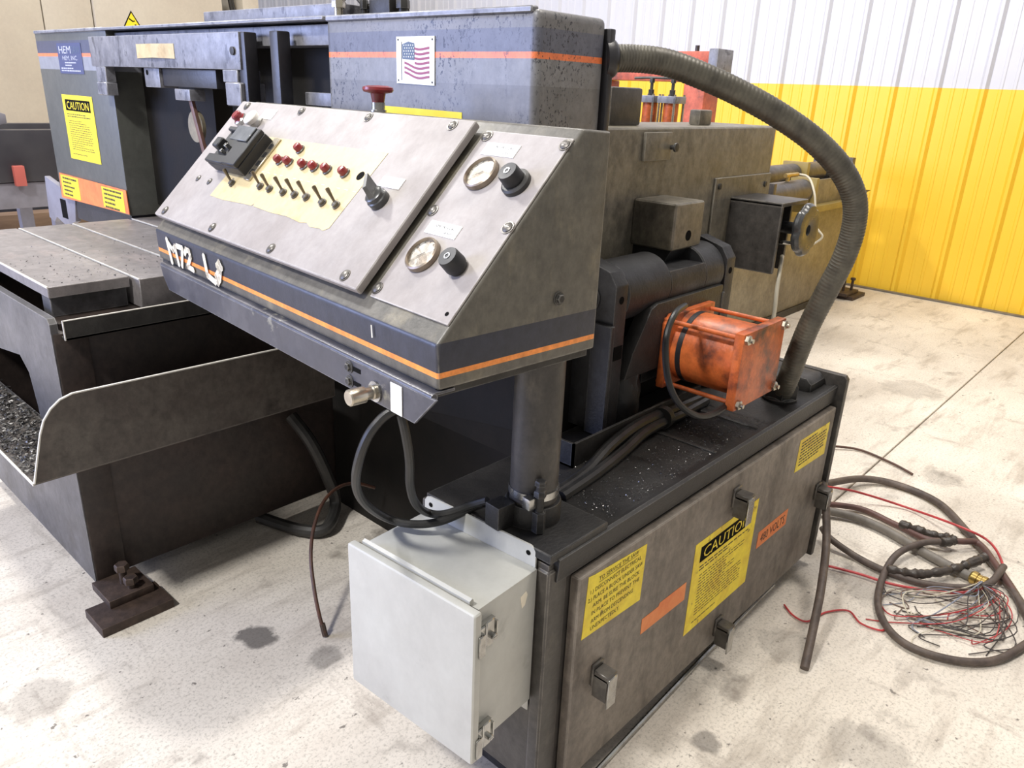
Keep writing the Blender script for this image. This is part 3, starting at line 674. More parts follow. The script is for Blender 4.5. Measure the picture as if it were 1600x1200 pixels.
mark('white hand-painted 7', [([(-1.940, .056), (-1.906, .056), (-1.924, .010)], .014)])
mark('white hand-painted 2', [([(-1.893, .046), (-1.882, .057), (-1.864, .056), (-1.860, .042), (-1.886, .015), (-1.854, .012)], .014)])
mark('white hand-painted L', [([(-1.775, .058), (-1.768, .016), (-1.728, .008)], .016)])
mark('white hand-painted 8', [([(-1.690, .060), (-1.704, .050), (-1.690, .038), (-1.698, .020), (-1.712, .008), (-1.718, .022), (-1.700, .038), (-1.680, .050), (-1.690, .060)], .014)])
mark('short white tick', [], [(-1.072, .066), (-1.069, .066), (-1.068, .044), (-1.072, .043)])
# lower lip channel
lip = cc.part('lower_lip', prism([(.876, 1.049), (2.045, 1.049), (2.030, 1.02), (2.0, .990), (.934, .990)], 'x', .6695, .6750, .0012, 1), 'lip_paint')
cc.part('lip_bend', join(cyl((.6765, .890, 1.0475), (.6765, 2.044, 1.0475), .0068, 16), bx(.676, .72, .893, 2.044, 1.0495, 1.0543)), 'lip_paint', lip)
cc.part('floor_pan', bx(.690, 1.046, .905, 2.08, 1.040, 1.0565), 'dark_steel')
for z, y in ((1.033, 1.128), (1.006, 1.128)):
    b = cc.part('lip_bolt', join(lathe([(.0115, 0), (.0115, .002), (.007, .002)], (.6695, y, z), (-1, 0, 0), 18), hexa((.668, y, z), (-1, 0, 0), .0075, .006)), 'dark_steel', lip)
    cc.part('slot', bx(.6685, .6697, y-.036, y-.012, z-.004, z+.004), 'label_black', lip)
k = cc.part('round_connector', lathe([(.013, 0), (.013, .008), (.011, .010), (.011, .022), (.0145, .024), (.0145, .052), (.0125, .054), (0, .054)], (.669, 1.045, 1.012), (-1, 0, 0), 28), 'nickel')
cc.part('flange_ring', lathe([(.0185, 0), (.0185, .003), (.013, .003)], (.669, 1.045, 1.012), (-1, 0, 0), 28), 'chrome', k)
cc.part('connector_tag', bx(.6675, .669, .966, .998, .992, 1.044), 'label_white', lip)
# pedestal pipe on its collar, clamps
cc.part('pedestal', lathe([(.049, .682), (.049, 1.045)], (cx, cy, 0), (0, 0, 1), 40), 'cabinet_paint')
cc.part('pedestal_collar', lathe([(.058, .682), (.058, .722), (.056, .727), (.049, .727)], (cx, cy, 0), (0, 0, 1), 40), 'oily_black')
hc = cc.part('hose_clamp', lathe([(.049, .742), (.052, .742), (.052, .757), (.049, .757)], (cx, cy, 0), (0, 0, 1), 40), 'chrome')
cc.part('clamp_housing', bx(cx-.060, cx-.038, cy-.050, cy-.028, .735, .760, .003), 'chrome', hc)
cc.part('locking_bolt', join(cyl((cx-.034, cy-.052, .684), (cx-.034, cy-.052, .728), .014, 6), cyl((cx-.034, cy-.052, .724), (cx-.034, cy-.052, .792), .0085, 14), hexa((cx-.034, cy-.052, .762), (0, 0, 1), .013, .012), hexa((cx-.034, cy-.052, .786), (0, 0, 1), .012, .010)), 'oily_black')
cc.part('cable_block', bx(cx-.100, cx-.055, cy-.005, cy+.035, .684, .735, .003), 'oily_black')

# ================================================================ SAW HEAD
sh = Thing('band_saw', 'bandsaw head with blue-grey drive housing, orange pinstripe and flag plate', 'saw', (1.45, 2.4, 0))
XF = 1.300
dr = sh.part('drive_housing', bx(XF, 1.535, 1.133, 1.876, 1.02, 1.660, .018, 4), 'head_paint')
sh.part('housing_lip', prism([(XF-.004, 1.652), (XF-.004, 1.666), (XF+.02, 1.666), (XF+.02, 1.652)], 'y', 1.150, 1.872, .003, 1), 'worn_grey', dr)
sh.part('rear_flange', bx(1.536, 1.556, 1.122, 1.876, 1.02, 1.640, .004), 'head_dark', dr)
HU, HV, HN = V(0, -1, 0), V(0, 0, 1), V(-1, 0, 0)
d = Decal((XF-.0005, 1.583, 1.505), HU, HV, HN, .0005)
d.plate([(0, .003), (.137, 0), (.137, .107), (0, .107)], 'label_white', .002)
wv = lambda x: .004*math.sin(x*60)
for k in range(7):
    yb = .022+k*.0105
    xs = [.030+.0075*i for i in range(13)]
    if k >= 3: xs = [x for x in xs if x > .065]
    for a, b in zip(xs, xs[1:]):
        d.poly([(a, yb+wv(a)-.1*(a-.03)), (b, yb+wv(b)-.1*(b-.03)), (b, yb+.0052+wv(b)-.1*(b-.03)), (a, yb+.0052+wv(a)-.1*(a-.03))], 'flag_red', 5)
d.poly([(.022, .058), (.067, .055), (.067, .092), (.045, .096), (.022, .090)], 'flag_blue', 5)
for i in range(5):
    for j in range(5):
        x, y = .028+i*.0082+(j % 2)*.003, .061+j*.0064; d.rect(x, y, x+.0026, y+.0026, 'label_white', 6)
d.poly([(.0185, .010), (.0205, .010), (.0205, .096), (.0185, .096)], 'ink_grey', 5)
for x, y in ((.007, .100), (.130, .100), (.007, .010), (.130, .007)): d.rect(x-.002, y-.002, x+.002, y+.002, 'label_black', 5)
d.build(sh, 'flag_plate', dr, 'white plate with a waving striped flag')
d = Decal((XF-.0005, 1.672, 1.432), HU, HV, HN); d.plate([(0, .006), (.319, 0), (.319, .018), (0, .022)], 'label_yellow', .0006); d.build(sh, 'warning_strip', dr, 'yellow warning strip')
# long beam between the two wheel housings
beam = sh.part('beam', bx(1.330, 1.560, 1.876, 3.312, 1.597, 1.650, .004), 'worn_grey')
sh.part('top_plate', bx(1.292, 1.60, 1.878, 4.00, 1.656, 1.666, .002, 1), 'worn_grey')
sh.part('top_rail', bx(1.345, 1.50, 1.885, 2.62, 1.667, 1.702, .004), 'worn_grey')
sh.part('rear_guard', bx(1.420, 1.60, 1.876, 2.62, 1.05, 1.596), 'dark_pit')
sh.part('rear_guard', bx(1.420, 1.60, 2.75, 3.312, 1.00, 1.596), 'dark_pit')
# idler wheel housing at the far end
idl = sh.part('idler_housing', bx(XF, 1.74, 3.312, 4.085, .958, 1.660, .006), 'cover_paint')
sh.part('top_trim', bx(XF-.003, XF+.012, 3.33, 4.085, 1.655, 1.668, .002, 1), 'worn_grey', idl)
caution(sh, (XF-.001, 3.868, 1.144), HU, HV, HN, .335, .268, idl, 'label_yellow', 9)
d = Decal((XF-.001, 3.835, 1.497), HU, HV, HN); d.plate([(0, 0), (.262, 0), (.262, .118), (0, .118)], 'brand_blue', .0005)
d.text('HEM', .02, .078, .13, .030, 'brand_text', 2.5); d.text('SAW', .158, .078, .09, .030, 'flag_blue', 2.5); d.text('HEM, INC.', .05, .052, .165, .018, 'brand_text', 2.5)
d.lines(.07, .040, .12, 2, .010, .005, 'brand_text', 2.5, 3); d.lines(.02, .018, .22, 2, .009, .005, 'brand_text', 2.5, 6)
d.build(sh, 'brand_label', idl, 'blue brand label reading HEM SAW')
d = Decal((XF-.002, 4.06, .950), HU, HV, HN)
d.plate([(0, 0), (.755, .016), (.75, .112), (.012, .114)], 'label_orange', .003)
d.rect(.03, .012, .24, .108, 'label_yellow', 9); d.rect(.50, .018, .72, .104, 'label_yellow', 9)
d.lines(.05, .092, .17, 5, .018, .008, 'ink', 10, 2); d.lines(.52, .090, .18, 5, .018, .008, 'ink', 10, 4)
d.build(sh, 'warning_plate', idl, 'orange plate with two yellow warning stickers')
# yoke hanging below the idler housing
sh.part('yoke', prism([(3.97, .955), (4.34, 1.02), (4.37, .815), (4.30, .80), (4.26, .83), (4.14, .80), (4.01, .84)], 'x', 1.32, 1.345, .003), 'neighbour_grey')
sh.part('yoke_slot', bx(1.3185, 1.3195, 4.10, 4.17, .84, .93), 'label_black')
sh.part('skid', bx(1.325, 1.70, 3.36, 3.98, .86, .957), 'head_dark')
# guide beam across the front, bent data plate, brackets
gb = sh.part('guide_beam', bx(1.262, 1.290, 2.262, 3.385, 1.528, 1.632, .003), 'worn_grey')
d = Decal((1.2615, 2.962, 1.557), HU, HV, HN, .0005)
for x0, x1, t0, t1 in ((0, .14, 0, .011), (.14, .285, .011, 0)):
    vs = [d.bm.verts.new(d.o+d.u*x+d.v*y+d.n*(.001+b)) for x, y, b in ((x0, .0+t0*.2, t0), (x1, 0+t1*.2, t1), (x1, .046, t1), (x0, .046, t0))]
    d.bm.faces.new(vs).material_index = d.mi('aged_paper')
    vb = [d.bm.verts.new(v.co+V(.001, 0, 0)) for v in vs]; d.bm.faces.new(vb[::-1])
    for i in range(4): d.bm.faces.new((vs[i], vs[(i+1) % 4], vb[(i+1) % 4], vb[i]))
d.build(sh, 'data_plate', gb, 'bent and worn pale data plate')
sh.part('guide_bolt', lathe([(.009, 0), (.012, .002), (.012, .006), (0, .008)], (1.262, 2.296, 1.580), (-1, 0, 0), 16), 'dark_steel', gb)
sh.part('beam_bracket', join(bx(1.262, 1.34, 2.285, 2.372, 1.492, 1.528, .002, 1), bx(1.256, 1.34, 2.262, 2.352, 1.425, 1.492, .003, 1)), 'worn_grey')
sh.part('beam_bracket', join(bx(1.262, 1.299, 3.262, 3.350, 1.472, 1.528, .002, 1), bx(1.256, 1.299, 3.255, 3.345, 1.425, 1.472, .003, 1)), 'worn_grey')
g = sh.part('guide_block', bx(1.275, 1.34, 2.838, 2.955, 1.464, 1.528, .003), 'worn_grey'); sh.part('bolt_hole', cyl((1.2745, 2.930, 1.512), (1.274, 2.930, 1.512), .009, 14), 'label_black', g)
sh.part('guide_slide', bx(1.285, 1.35, 2.46, 2.838, 1.470, 1.527, .003), 'head_dark')
sh.part('blade_guide', bx(1.275, 1.33, 2.628, 2.735, 1.428, 1.464, .003), 'worn_grey')
sh.part('guide_arm', obox((1.30, 2.640, 1.345), V(0, .36, 1).normalized(), V(1, 0, 0), V(0, 1, -.36).normalized(), .10, .006, .010, .001), 'guide_rust')
sh.part('brush_wheel', lathe([(.052, 0), (.052, .012), (0, .012)], (1.305, 2.672, 1.345), (1, 0, 0), 28), 'feed_paint')
for y in (2.240, 2.062): sh.part('guard_bar', bx(1.268, 1.310, y, y+.042, 1.36, 1.632, .005), 'head_dark')
sh.part('blade_back', bx(1.34, 1.41, 1.88, 2.05, 1.44, 1.475, .003), 'worn_grey')
# hydraulic fittings standing on the beam
def fit(name, bm, m='dark_steel'): return sh.part(name, bm, m)
fit('valve_block', bx(1.40, 1.47, 1.735, 1.82, 1.664, 1.712, .004)); fit('valve_block', bx(1.42, 1.47, 1.84, 1.87, 1.664, 1.70, .004))
for x, y, h, r, m in ((1.35, 1.885, 1.80, .012, 'nickel'), (1.40, 1.84, 1.80, .008, 'dark_steel'), (1.43, 1.775, 1.80, .009, 'dark_steel'), (1.43, 1.715, 1.80, .012, 'dark_steel'), (1.40, 1.95, 1.80, .013, 'dark_steel')):
    p = fit('fitting', cyl((x, y, 1.664), (x, y, h), r, 12), m); sh.part('nut', hexa((x, y, 1.69), (0, 0, 1), r*1.5, .022), m, p)
fit('hydraulic_line', tube([(1.40, 1.95, 1.70), (1.40, 1.90, 1.735), (1.41, 1.85, 1.70), (1.41, 1.80, 1.70)], .007, 8))
# pivot block and what is bolted to it
pb = sh.part('pivot_block', bx(1.558, 2.745, 1.250, 1.52, .957, 1.421, .012, 3), 'block_paint')
sh.part('cover_plate', bx(2.338, 2.742, 1.243, 1.2505, .962, 1.262, .002, 1), 'block_paint', pb)
for x, z in ((2.365, 1.235), (2.70, 1.225)): sh.part('cover_bolt', lathe([(.010, 0), (.010, .005), (0, .007)], (x, 1.243, z), (0, -1, 0), 12), 'dark_steel', pb)
sh.part('inspection_plate', bx(1.901, 2.038, 1.240, 1.2505, 1.330, 1.408, .003), 'block_paint', pb)
sh.part('plate_knob', lathe([(.007, 0), (.007, .012), (.013, .014), (.013, .020), (0, .022)], (2.036, 1.240, 1.366), (0, -1, 0), 14), 'dark_steel', pb)
bo = sh.part('boss', bx(1.882, 2.040, 1.108, 1.251, 1.098, 1.230, .012, 3), 'block_paint')
sh.part('boss_hole', cyl((1.962, 1.1078, 1.136), (1.962, 1.1072, 1.136), .015, 16), 'label_black', bo)
sh.part('boss_web', prism([(1.12, 1.099), (1.251, 1.099), (1.251, .95), (1.20, .95)], 'x', 1.90, 2.02), 'pivot_steel', bo)
sh.part('gearbox_cap', bx(1.832, 1.985, 1.32, 1.44, 1.421, 1.523, .008), 'cabinet_paint')
sh.part('lug', bx(2.322, 2.40, 1.32, 1.36, 1.421, 1.468, .006), 'block_paint')
tb = sh.part('tension_bracket', join(bx(2.455, 2.470, 1.058, 1.251, .962, 1.196, .006, 3), bx(2.455, 2.66, 1.058, 1.251, 1.182, 1.196, .004), bx(2.60, 2.615, 1.09, 1.251, .955, 1.19, .003), bx(2.455, 2.56, 1.20, 1.251, .962, .98)), 'cabinet_paint')
sh.part('bracket_back', bx(2.47, 2.60, 1.235, 1.2505, .962, 1.182), 'label_black', tb)
hb = new_bm(); hc_ = V(2.572, 1.030, 1.105); rings = []
for rad, dep_ in ((.0, -.004), (.05, -.004), (.080, -.002), (.088, .006), (.088, .016), (.080, .026), (.062, .028), (.030, .024), (.018, .022), (.016, .012), (.0, .012)):
    ring = []
    for k in range(60):
        a = 2*math.pi*k/60
        lob = 1-.085*max(0, math.cos(6*a))**2 if rad > .07 else 1
        ring.append(hb.verts.new(hc_+V(rad*lob*math.cos(a), -dep_, rad*lob*math.sin(a))))
    rings.append(ring)
for r0, r1 in zip(rings, rings[1:]):
    for k in range(60): hb.faces.new((r0[k], r0[(k+1) % 60], r1[(k+1) % 60], r1[k]))
bmesh.ops.remove_doubles(hb, verts=hb.verts, dist=1e-6); bmesh.ops.recalc_face_normals(hb, faces=hb.faces)
hw = sh.part('handwheel', hb, 'selector_grey')
sh.part('spindle', cyl((2.572, 1.24, 1.105), (2.572, 1.034, 1.105), .020, 20), 'pivot_steel', hw)
sh.part('lever', tube([(2.50, 1.06, 1.065), (2.55, 1.045, 1.06), (2.575, 1.10, 1.05)], .006, 8), 'chrome')

# ================================================================ PIVOT MOUNT
pv = Thing('pivot_mount', 'black oily pivot stand with a heavy notched shaft between two upright plates', 'pivot stand', (1.85, 1.3, 0))
def post(x0, x1):
    return pv.part('upright', prism([(1.045, .665), (1.045, 1.062), (1.068, 1.095), (1.15, 1.118), (1.215, 1.095), (1.235, 1.05), (1.235, .665)], 'x', x0, x1, .004, 2), 'pivot_steel')
for x0, x1 in ((1.535, 1.588), (2.098, 2.150)):
    p = post(x0, x1); xm = (x0+x1)/2
    pv.part('oil_hole', cyl((xm, 1.0447, 1.025), (xm, 1.0441, 1.025), .010, 14), 'label_black', p)
    pv.part('stiffener', bx(x0-.016, x0, 1.038, 1.10, .665, .965, .002, 1), 'pivot_steel', p)
pv.part('notch', bx(1.546, 1.582, 1.0436, 1.0448, .868, .905), 'label_black')
SY, SZ, SR = 1.13, 1.022, .083
pv.part('shaft', cyl((1.598, SY, SZ), (1.80, SY, SZ), SR, 48, .004), 'pivot_steel')
pv.part('shaft', cyl((1.985, SY, SZ), (2.094, SY, SZ), SR, 48, .004), 'pivot_steel')
half = [(SY+SR*math.cos(math.radians(a)), SZ+SR*math.sin(math.radians(a))) for a in range(150, 391, 12)]
pv.part('shaft_saddle', prism(half, 'x', 1.80, 1.985), 'pivot_steel')
pv.part('shaft_core', cyl((1.53, SY, SZ), (2.15, SY, SZ), .04, 24), 'pivot_steel')
pv.part('apron', prism([(1.700, .978), (1.730, .990), (2.09, .990), (2.09, .90), (2.0, .80), (1.60, .80), (1.63, .87)], 'y', 1.040, 1.085, .010), 'oily_black')
pv.part('trunnion_block', bx(1.74, 2.06, 1.075, 1.16, .75, .93, .006), 'oily_black')
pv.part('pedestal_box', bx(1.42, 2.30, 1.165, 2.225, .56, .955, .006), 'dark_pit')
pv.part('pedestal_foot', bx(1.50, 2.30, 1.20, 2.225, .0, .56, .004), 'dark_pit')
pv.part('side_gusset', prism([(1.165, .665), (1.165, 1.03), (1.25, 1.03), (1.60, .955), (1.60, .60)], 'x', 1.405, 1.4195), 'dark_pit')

# ================================================================ ORANGE CYLINDER
oc = Thing('hydraulic_cylinder', 'short orange hydraulic cylinder with square end plates and tie rods', 'cylinder', (1.88, .93, .74))
CX, CZ, CH = 1.877, .850, .122
barrel = oc.part('barrel', cyl((CX, .826, CZ), (CX, 1.02, CZ), .100, 48), 'orange_paint')
oc.part('end_plate', bx(CX-CH, CX+CH, .800, .826, CZ-.104, CZ+.104, .003), 'orange_paint')
oc.part('mounting_plate', prism([(CX-.118, CZ-.102), (CX-.118, CZ+.080), (CX-.095, CZ+.104), (CX+.128, CZ+.104), (CX+.128, CZ-.102)], 'y', 1.018, 1.040, .003), 'orange_paint')
oc.part('band', cyl((CX, .985, CZ), (CX, 1.0, CZ), .1015, 48), 'head_dark', barrel)
for sx in (-1, 1):
    for sz in (-1, 1):
        x, z = CX+sx*.105, CZ+sz*.088
        t = oc.part('tie_rod', cyl((x, .795, z), (x, 1.045, z), .0062, 12), 'orange_paint')
        oc.part('nut', join(hexa((x, .800, z), (0, -1, 0), .013, .010), cyl((x, .792, z), (x, .782, z), .006, 10)), 'nickel', t)


# ================================================================ SAW BED
sb = Thing('saw_bed', 'heavy grey saw bed with steel table plates and a chip tray', 'machine bed', (2.6, 2.7, 0))
sb.part('frame', bx(1.91, 6.46, 2.235, 3.25, .05, .765, .006), 'feed_paint')
sb.part('frame_flange', bx(2.6, 6.46, 2.175, 3.25, .766, .812, .004), 'ochre')
sb.part('toe_strip', bx(2.4, 6.40, 2.222, 2.245, .0, .05), 'dark_steel')
sb.part('side_plate', prism([(2.232, .05), (3.25, .05), (3.25, .50), (2.47, .50), (2.475, .56), (2.50, .66), (2.56, .70), (2.80, .665), (3.25, .66), (3.25, .882), (2.245, .882), (2.232, .868)], 'x', .628, .648), 'bed_paint')
sb.part('front_plate', bx(.648, 1.90, 2.235, 2.255, .055, .83, .003), 'bed_dark')
sb.part('corner_post', bx(.632, .72, 2.228, 2.30, .05, .84, .004), 'bed_dark')
sb.part('bed_core', bx(1.02, 1.90, 2.50, 3.24, .50, .855), 'bed_dark')
sb.part('bed_core', bx(.66, 1.9, 2.26, 2.42, .84, .858), 'bed_dark')
tp = [(.662, .881, 2.312, .918), (.888, 1.067, 2.262, .862), (1.075, 1.288, 2.275, .862), (1.302, 1.60, 2.30, .862)]
for x0, x1, y0, z0 in tp: 
    p_ = sb.part('table_plate', bx(x0, x1, y0, 3.306, z0, .950, .002, 1), 'table_steel')
    sb.part('worn_edge', bx(x0-.0006, x0+.0035, y0+.001, 3.305, .946, .9506), 'cut_edge', p_)
sb.part('plate_support', bx(.670, .878, 2.335, 2.40, .858, .918, .002, 1), 'bed_paint'); sb.part('plate_support', bx(.84, .878, 2.40, 3.25, .855, .918), 'bed_dark')
sb.part('rear_plate', bx(.650, 1.90, 3.24, 3.255, .05, .86), 'bed_dark')
sb.part('inner_web', bx(.96, .975, 2.26, 3.239, .05, .85), 'dark_pit')
sb.part('edge_angle', join(bx(.652, 1.40, 2.196, 2.201, .828, .881), bx(.652, 1.40, 2.196, 2.24, .828, .833)), 'dark_steel')
sb.part('cut_edge', join(bx(.652, 1.40, 2.1955, 2.2015, .8805, .8825), bx(.650, .6525, 2.1955, 2.2015, .828, .8825)), 'cut_edge')
# chip tray wrapped round the near corner
trp = [(.478, .517), (.492, .57), (.512, .645), (.525, .678), (.545, .705), (.570, .724), (.600, .733), (1.39, .722), (1.39, .517)]
tr = sb.part('chip_tray', join(prism(trp, 'y', 2.044, 2.050), prism([(.475, 2.05), (1.39, 2.05), (1.39, 2.23), (.627, 2.23), (.627, 3.25), (.475, 3.25)], 'z', .512, .518)), 'tray_paint')
edge_pts = [(x, 2.047, z+.0005) for x, z in trp[:8]]
eb = new_bm(); ra = []
for i, (x, y, z) in enumerate(edge_pts):
    p = V(x, y, z); a = Vector(edge_pts[max(i-1, 0)]); b = Vector(edge_pts[min(i+1, len(edge_pts)-1)])
    t = (b-a).normalized(); n = V(-t.z, 0, t.x)
    ra.append([eb.verts.new(p+n*.0022+V(0, -.0035, 0)), eb.verts.new(p+n*.0022+V(0, .0035, 0)), eb.verts.new(p-n*.001+V(0, .0035, 0)), eb.verts.new(p-n*.001+V(0, -.0035, 0))])
for a, b in zip(ra, ra[1:]):
    for k in range(4): eb.faces.new((a[k], a[(k+1) % 4], b[(k+1) % 4], b[k]))
bmesh.ops.recalc_face_normals(eb, faces=eb.faces)
sb.part('tray_edge', eb, 'cut_edge', tr)
sb.part('tray_edge', bx(.4735, .4765, 2.046, 3.25, .512, .520), 'cut_edge', tr)
# feet with levelling screws
def foot(x0, x1, y0, y1, m, big):
    f = sb.part('foot', bx(x0, x1, y0, y1, .030, .056, .003), m)
    for q in big:
        sb.part('levelling_screw', join(cyl((q[0], q[1], .05), (q[0], q[1], q[2]), .011, 14), hexa((q[0], q[1], q[2]-.002), (0, 0, 1), .021, .020)), m, f)
    return f
foot(.615, .745, 2.098, 2.232, 'rusty_steel', ((.685, 2.165, .105), (.692, 2.128, .075)))
sb.part('foot_pad', bx(.562, .768, 2.022, 2.150, 0, .030, .003), 'rusty_steel')
foot(6.40, 6.66, 2.10, 2.235, 'rusty_steel', ((6.50, 2.17, .20), (6.60, 2.14, .14)))
sb.part('foot_pad', bx(6.44, 6.72, 2.06, 2.20, 0, .030, .003), 'rusty_steel')
# bar feed at the far end of the bed
sb.part('feed_fence', bx(5.30, 6.40, 2.235, 2.262, .812, .985, .003), 'feed_paint')
for x0, x1 in ((4.45, 5.55), (5.62, 6.0), (6.04, 6.30)):
    sb.part('feed_roller', cyl((x0, 2.36, 1.025), (x1, 2.36, 1.025), .072, 28, .008), 'feed_steel')
sb.part('roller_carrier', bx(4.3, 6.35, 2.27, 2.46, .812, .95), 'feed_steel')
sb.part('bearing_cap', bx(5.565, 5.61, 2.262, 2.45, .95, 1.11, .006), 'ochre')
va = sb.part('vise_actuator', cyl((4.55, 2.11, .955), (5.16, 2.11, .955), .078, 28, .004), 'feed_steel')
sb.part('actuator_cap', bx(5.16, 5.20, 2.02, 2.20, .815, 1.045, .004), 'ochre', va); sb.part('actuator_cap', bx(4.52, 4.56, 2.02, 2.20, .815, 1.045, .004), 'feed_steel', va)
sb.part('air_fitting', join(cyl((4.88, 2.10, 1.035), (4.88, 2.10, 1.075), .014, 10), cyl((4.84, 2.10, 1.07), (5.02, 2.10, 1.07), .014, 10)), 'brass', va)
sb.part('stop_blade', prism([(6.30, .80), (6.30, .90), (6.72, .86)], 'y', 2.18, 2.20), 'feed_steel')
sb.part('end_stop', bx(6.36, 6.42, 2.24, 2.55, .95, 1.12, .004), 'feed_steel')

# orange clamp frame standing on the bed
cf = Thing('clamp_gantry', 'faded orange steel clamp frame behind the thick grey conduit', 'clamp frame', (4.05, 2.6, .812))
cf.part('column', bx(3.98, 4.14, 2.255, 2.385, .812, 1.585, .006), 'red_orange')
cf.part('column', bx(3.98, 4.14, 2.93, 3.06, .812, 1.585, .006), 'red_orange')
cb = cf.part('crossbeam', bx(3.98, 4.12, 2.262, 3.06, 1.586, 1.672, .005), 'red_orange')
cf.part('crossbeam', bx(4.0, 4.14, 2.262, 3.06, 1.674, 1.742, .005), 'red_orange')
cf.part('end_cap', bx(3.99, 4.16, 2.205, 2.261, 1.60, 1.755, .006), 'worn_grey'); cf.part('stud', cyl((4.07, 2.38, 1.742), (4.07, 2.38, 1.775), .012, 10), 'dark_steel')
def small_cyl(x, y, lab):
    t = Thing('clamp_cylinder', lab, 'cylinder', (x, y, .812), group='small orange clamp cylinders')
    t.part('stand', bx(x-.05, x+.05, y-.05, y+.05, .812, 1.10, .004), 'feed_steel')
    t.part('barrel', cyl((x, y, 1.10), (x, y, 1.475), .036, 22), 'orange_paint')
    t.part('cap', bx(x-.05, x+.05, y-.05, y+.05, 1.475, 1.507, .003), 'worn_grey')
    for sx in (-1, 1):
        for sy in (-1, 1): t.part('tie_rod', cyl((x+sx*.042, y+sy*.042, 1.09), (x+sx*.042, y+sy*.042, 1.515), .006, 8), 'nickel')
    t.part('port_fitting', join(cyl((x, y, 1.507), (x, y, 1.535), .014, 8), cyl((x, y, 1.535), (x, y, 1.585), .008, 8), hexa((x, y, 1.565), (0, 0, 1), .014, .02)), 'dark_steel')
small_cyl(3.42, 2.228, 'small upright orange cylinder farther from the orange column'); small_cyl(3.42, 2.108, 'small upright orange cylinder nearer the orange column')
solo('hydraulic_pipe', tube([(3.42, 2.33, 1.585), (3.42, 2.228, 1.588), (3.42, 2.108, 1.588), (3.42, 2.09, 1.60), (3.42, 2.07, 1.63)], .006, 8), 'dark_steel', 'thin dark pipe joining the tops of two small orange cylinders', 'pipe')

# ================================================================ HOSES AND CABLES
cd = Thing('flexible_conduit', 'thick ribbed grey conduit arching from the saw head down to the cabinet top', 'hose', PATHS['conduit'][-1])
cp = spline(PATHS['conduit'], 30)
cd.part('sleeve', tube(cp, .0, 22, raw=True, rf=lambda i, n: .0302+(.0007 if i % 3 == 0 else -.0003)), 'conduit')
e0 = V(2.165, .848, .658)
cd.part('hex_fitting', join(lathe([(.052, 0), (.052, .010), (.046, .016)], e0, (0, 0, 1), 30), hexa(e0+V(0, 0, .014), (-.05, -.06, 1), .052, .050), lathe([(.040, .05), (.040, .078), (.033, .084)], e0, (-.05, -.06, 1), 26)), 'dark_steel')
cd.part('port_flange', lathe([(.046, -.006), (.046, .012), (.040, .022), (.033, .026)], (1.556, 1.150, 1.578), (.85, -.5, .05), 26), 'head_dark')

def hose(name, key, r, m, label, cat='cable', group=None, seg=10, sub=8): return solo(name, tube(PATHS[key], r, seg, sub), m, label, cat, group)
hose('signal_cable', 'cable1', .0085, 'rubber_glossy', 'black cable hanging in a wide loop in front of the grey electrical box')
hose('signal_cable', 'cable2', .0085, 'rubber_glossy', 'black cable dropping straight from the console connector to the pedestal')
rt = Thing('rusty_tube', 'thin rusty tube arching down to the floor left of the grey box', 'tube', PATHS['rusty'][-1])
rt.part('line', tube(PATHS['rusty'], .0055, 10), 'hose_rust')
rt.part('end_fitting', cyl(Vector(PATHS['rusty'][-1])-V(0, 0, .011), Vector(PATHS['rusty'][-1])+V(.0, .012, .024), .0085, 8), 'rusty_steel')
hose('drain_hose', 'dark_hose', .022, 'rubber', 'fat black hose curving onto the floor in the shade under the console', 'hose')
hose('cylinder_hose', 'cyl_hose', .0085, 'rubber_glossy', 'dark hose looping round the orange hydraulic cylinder', 'hose')
hose('hydraulic_hose', 'pan1', .015, 'rubber_glossy', 'upper of two black hoses along the drip pan on the cabinet top', 'hose')
hose('hydraulic_hose', 'pan2', .015, 'rubber_glossy', 'lower of two black hoses along the drip pan on the cabinet top', 'hose')
solo('hose_strap', join(lathe([(.026, 0), (.031, 0), (.031, .02), (.026, .02)], (1.70, .975, .688), (1, .1, 0), 20)), 'dark_steel', 'steel strap holding two black hoses to the drip pan', 'strap')
hose('air_line', 'white_hose', .007, 'wire_white', 'thin white air line on the far vise actuator', 'air line')
hose('air_line', 'white_drop', .007, 'wire_white', 'short white line hanging below the handwheel bracket', 'air line')
# cords on the floor to the right
hose('rubber_cable', 'hang', .0125, 'cord_brown', 'thick brown cord leaning from the cabinet end to the floor', 'cable', seg=14)
hose('rubber_cable', 'cord_a', .0145, 'cord_brown', 'outermost thick brown cord sweeping across the floor', 'cable', seg=14)
hose('rubber_cable', 'cord_c', .0115, 'cord_red_brown', 'reddish brown cord running into the taped splice on the floor', 'cable', seg=12)
hose('rubber_cable', 'cord_f', .012, 'cord_brown', 'brown cord running under the looped cord towards the brass connector', 'cable', seg=12)
hose('rubber_cable', 'loop_e', .0115, 'cord_brown', 'brown cord in a big loop around the loose stripped wires', 'cable', seg=14)
def lumpy(key, label, seed):
    r = random.Random(seed); rad = [.013+r.uniform(-.003, .006) for _ in range(200)]
    return solo('taped_splice', tube(PATHS[key], 0, 10, 12, rf=lambda i, n: rad[i]*(0.6 if i in (0, n-1) else 1)), 'tape', label, 'splice')
hose('red_wire', 'red_wire', .0045, 'wire_red', 'long red wire curving over the brown cords', 'wire')
hose('red_wire', 'short_red', .003, 'wire_red', 'short kinked red wire crossing behind the leaning cord', 'wire')
hose('red_wire', 'upper_red', .0055, 'hose_rust', 'short rust-red cord lying alone beyond the cabinet', 'wire')
lumpy('tape_g', 'lumpy black taped splice beside the brass connector', 3)
lumpy('tape_h', 'lumpy black taped splice where the cord loop begins', 5)
wc = Thing('wire_conduit', 'grey cable with a brass connector spilling loose wires on the floor', 'cable', (2.75, .55, 0))
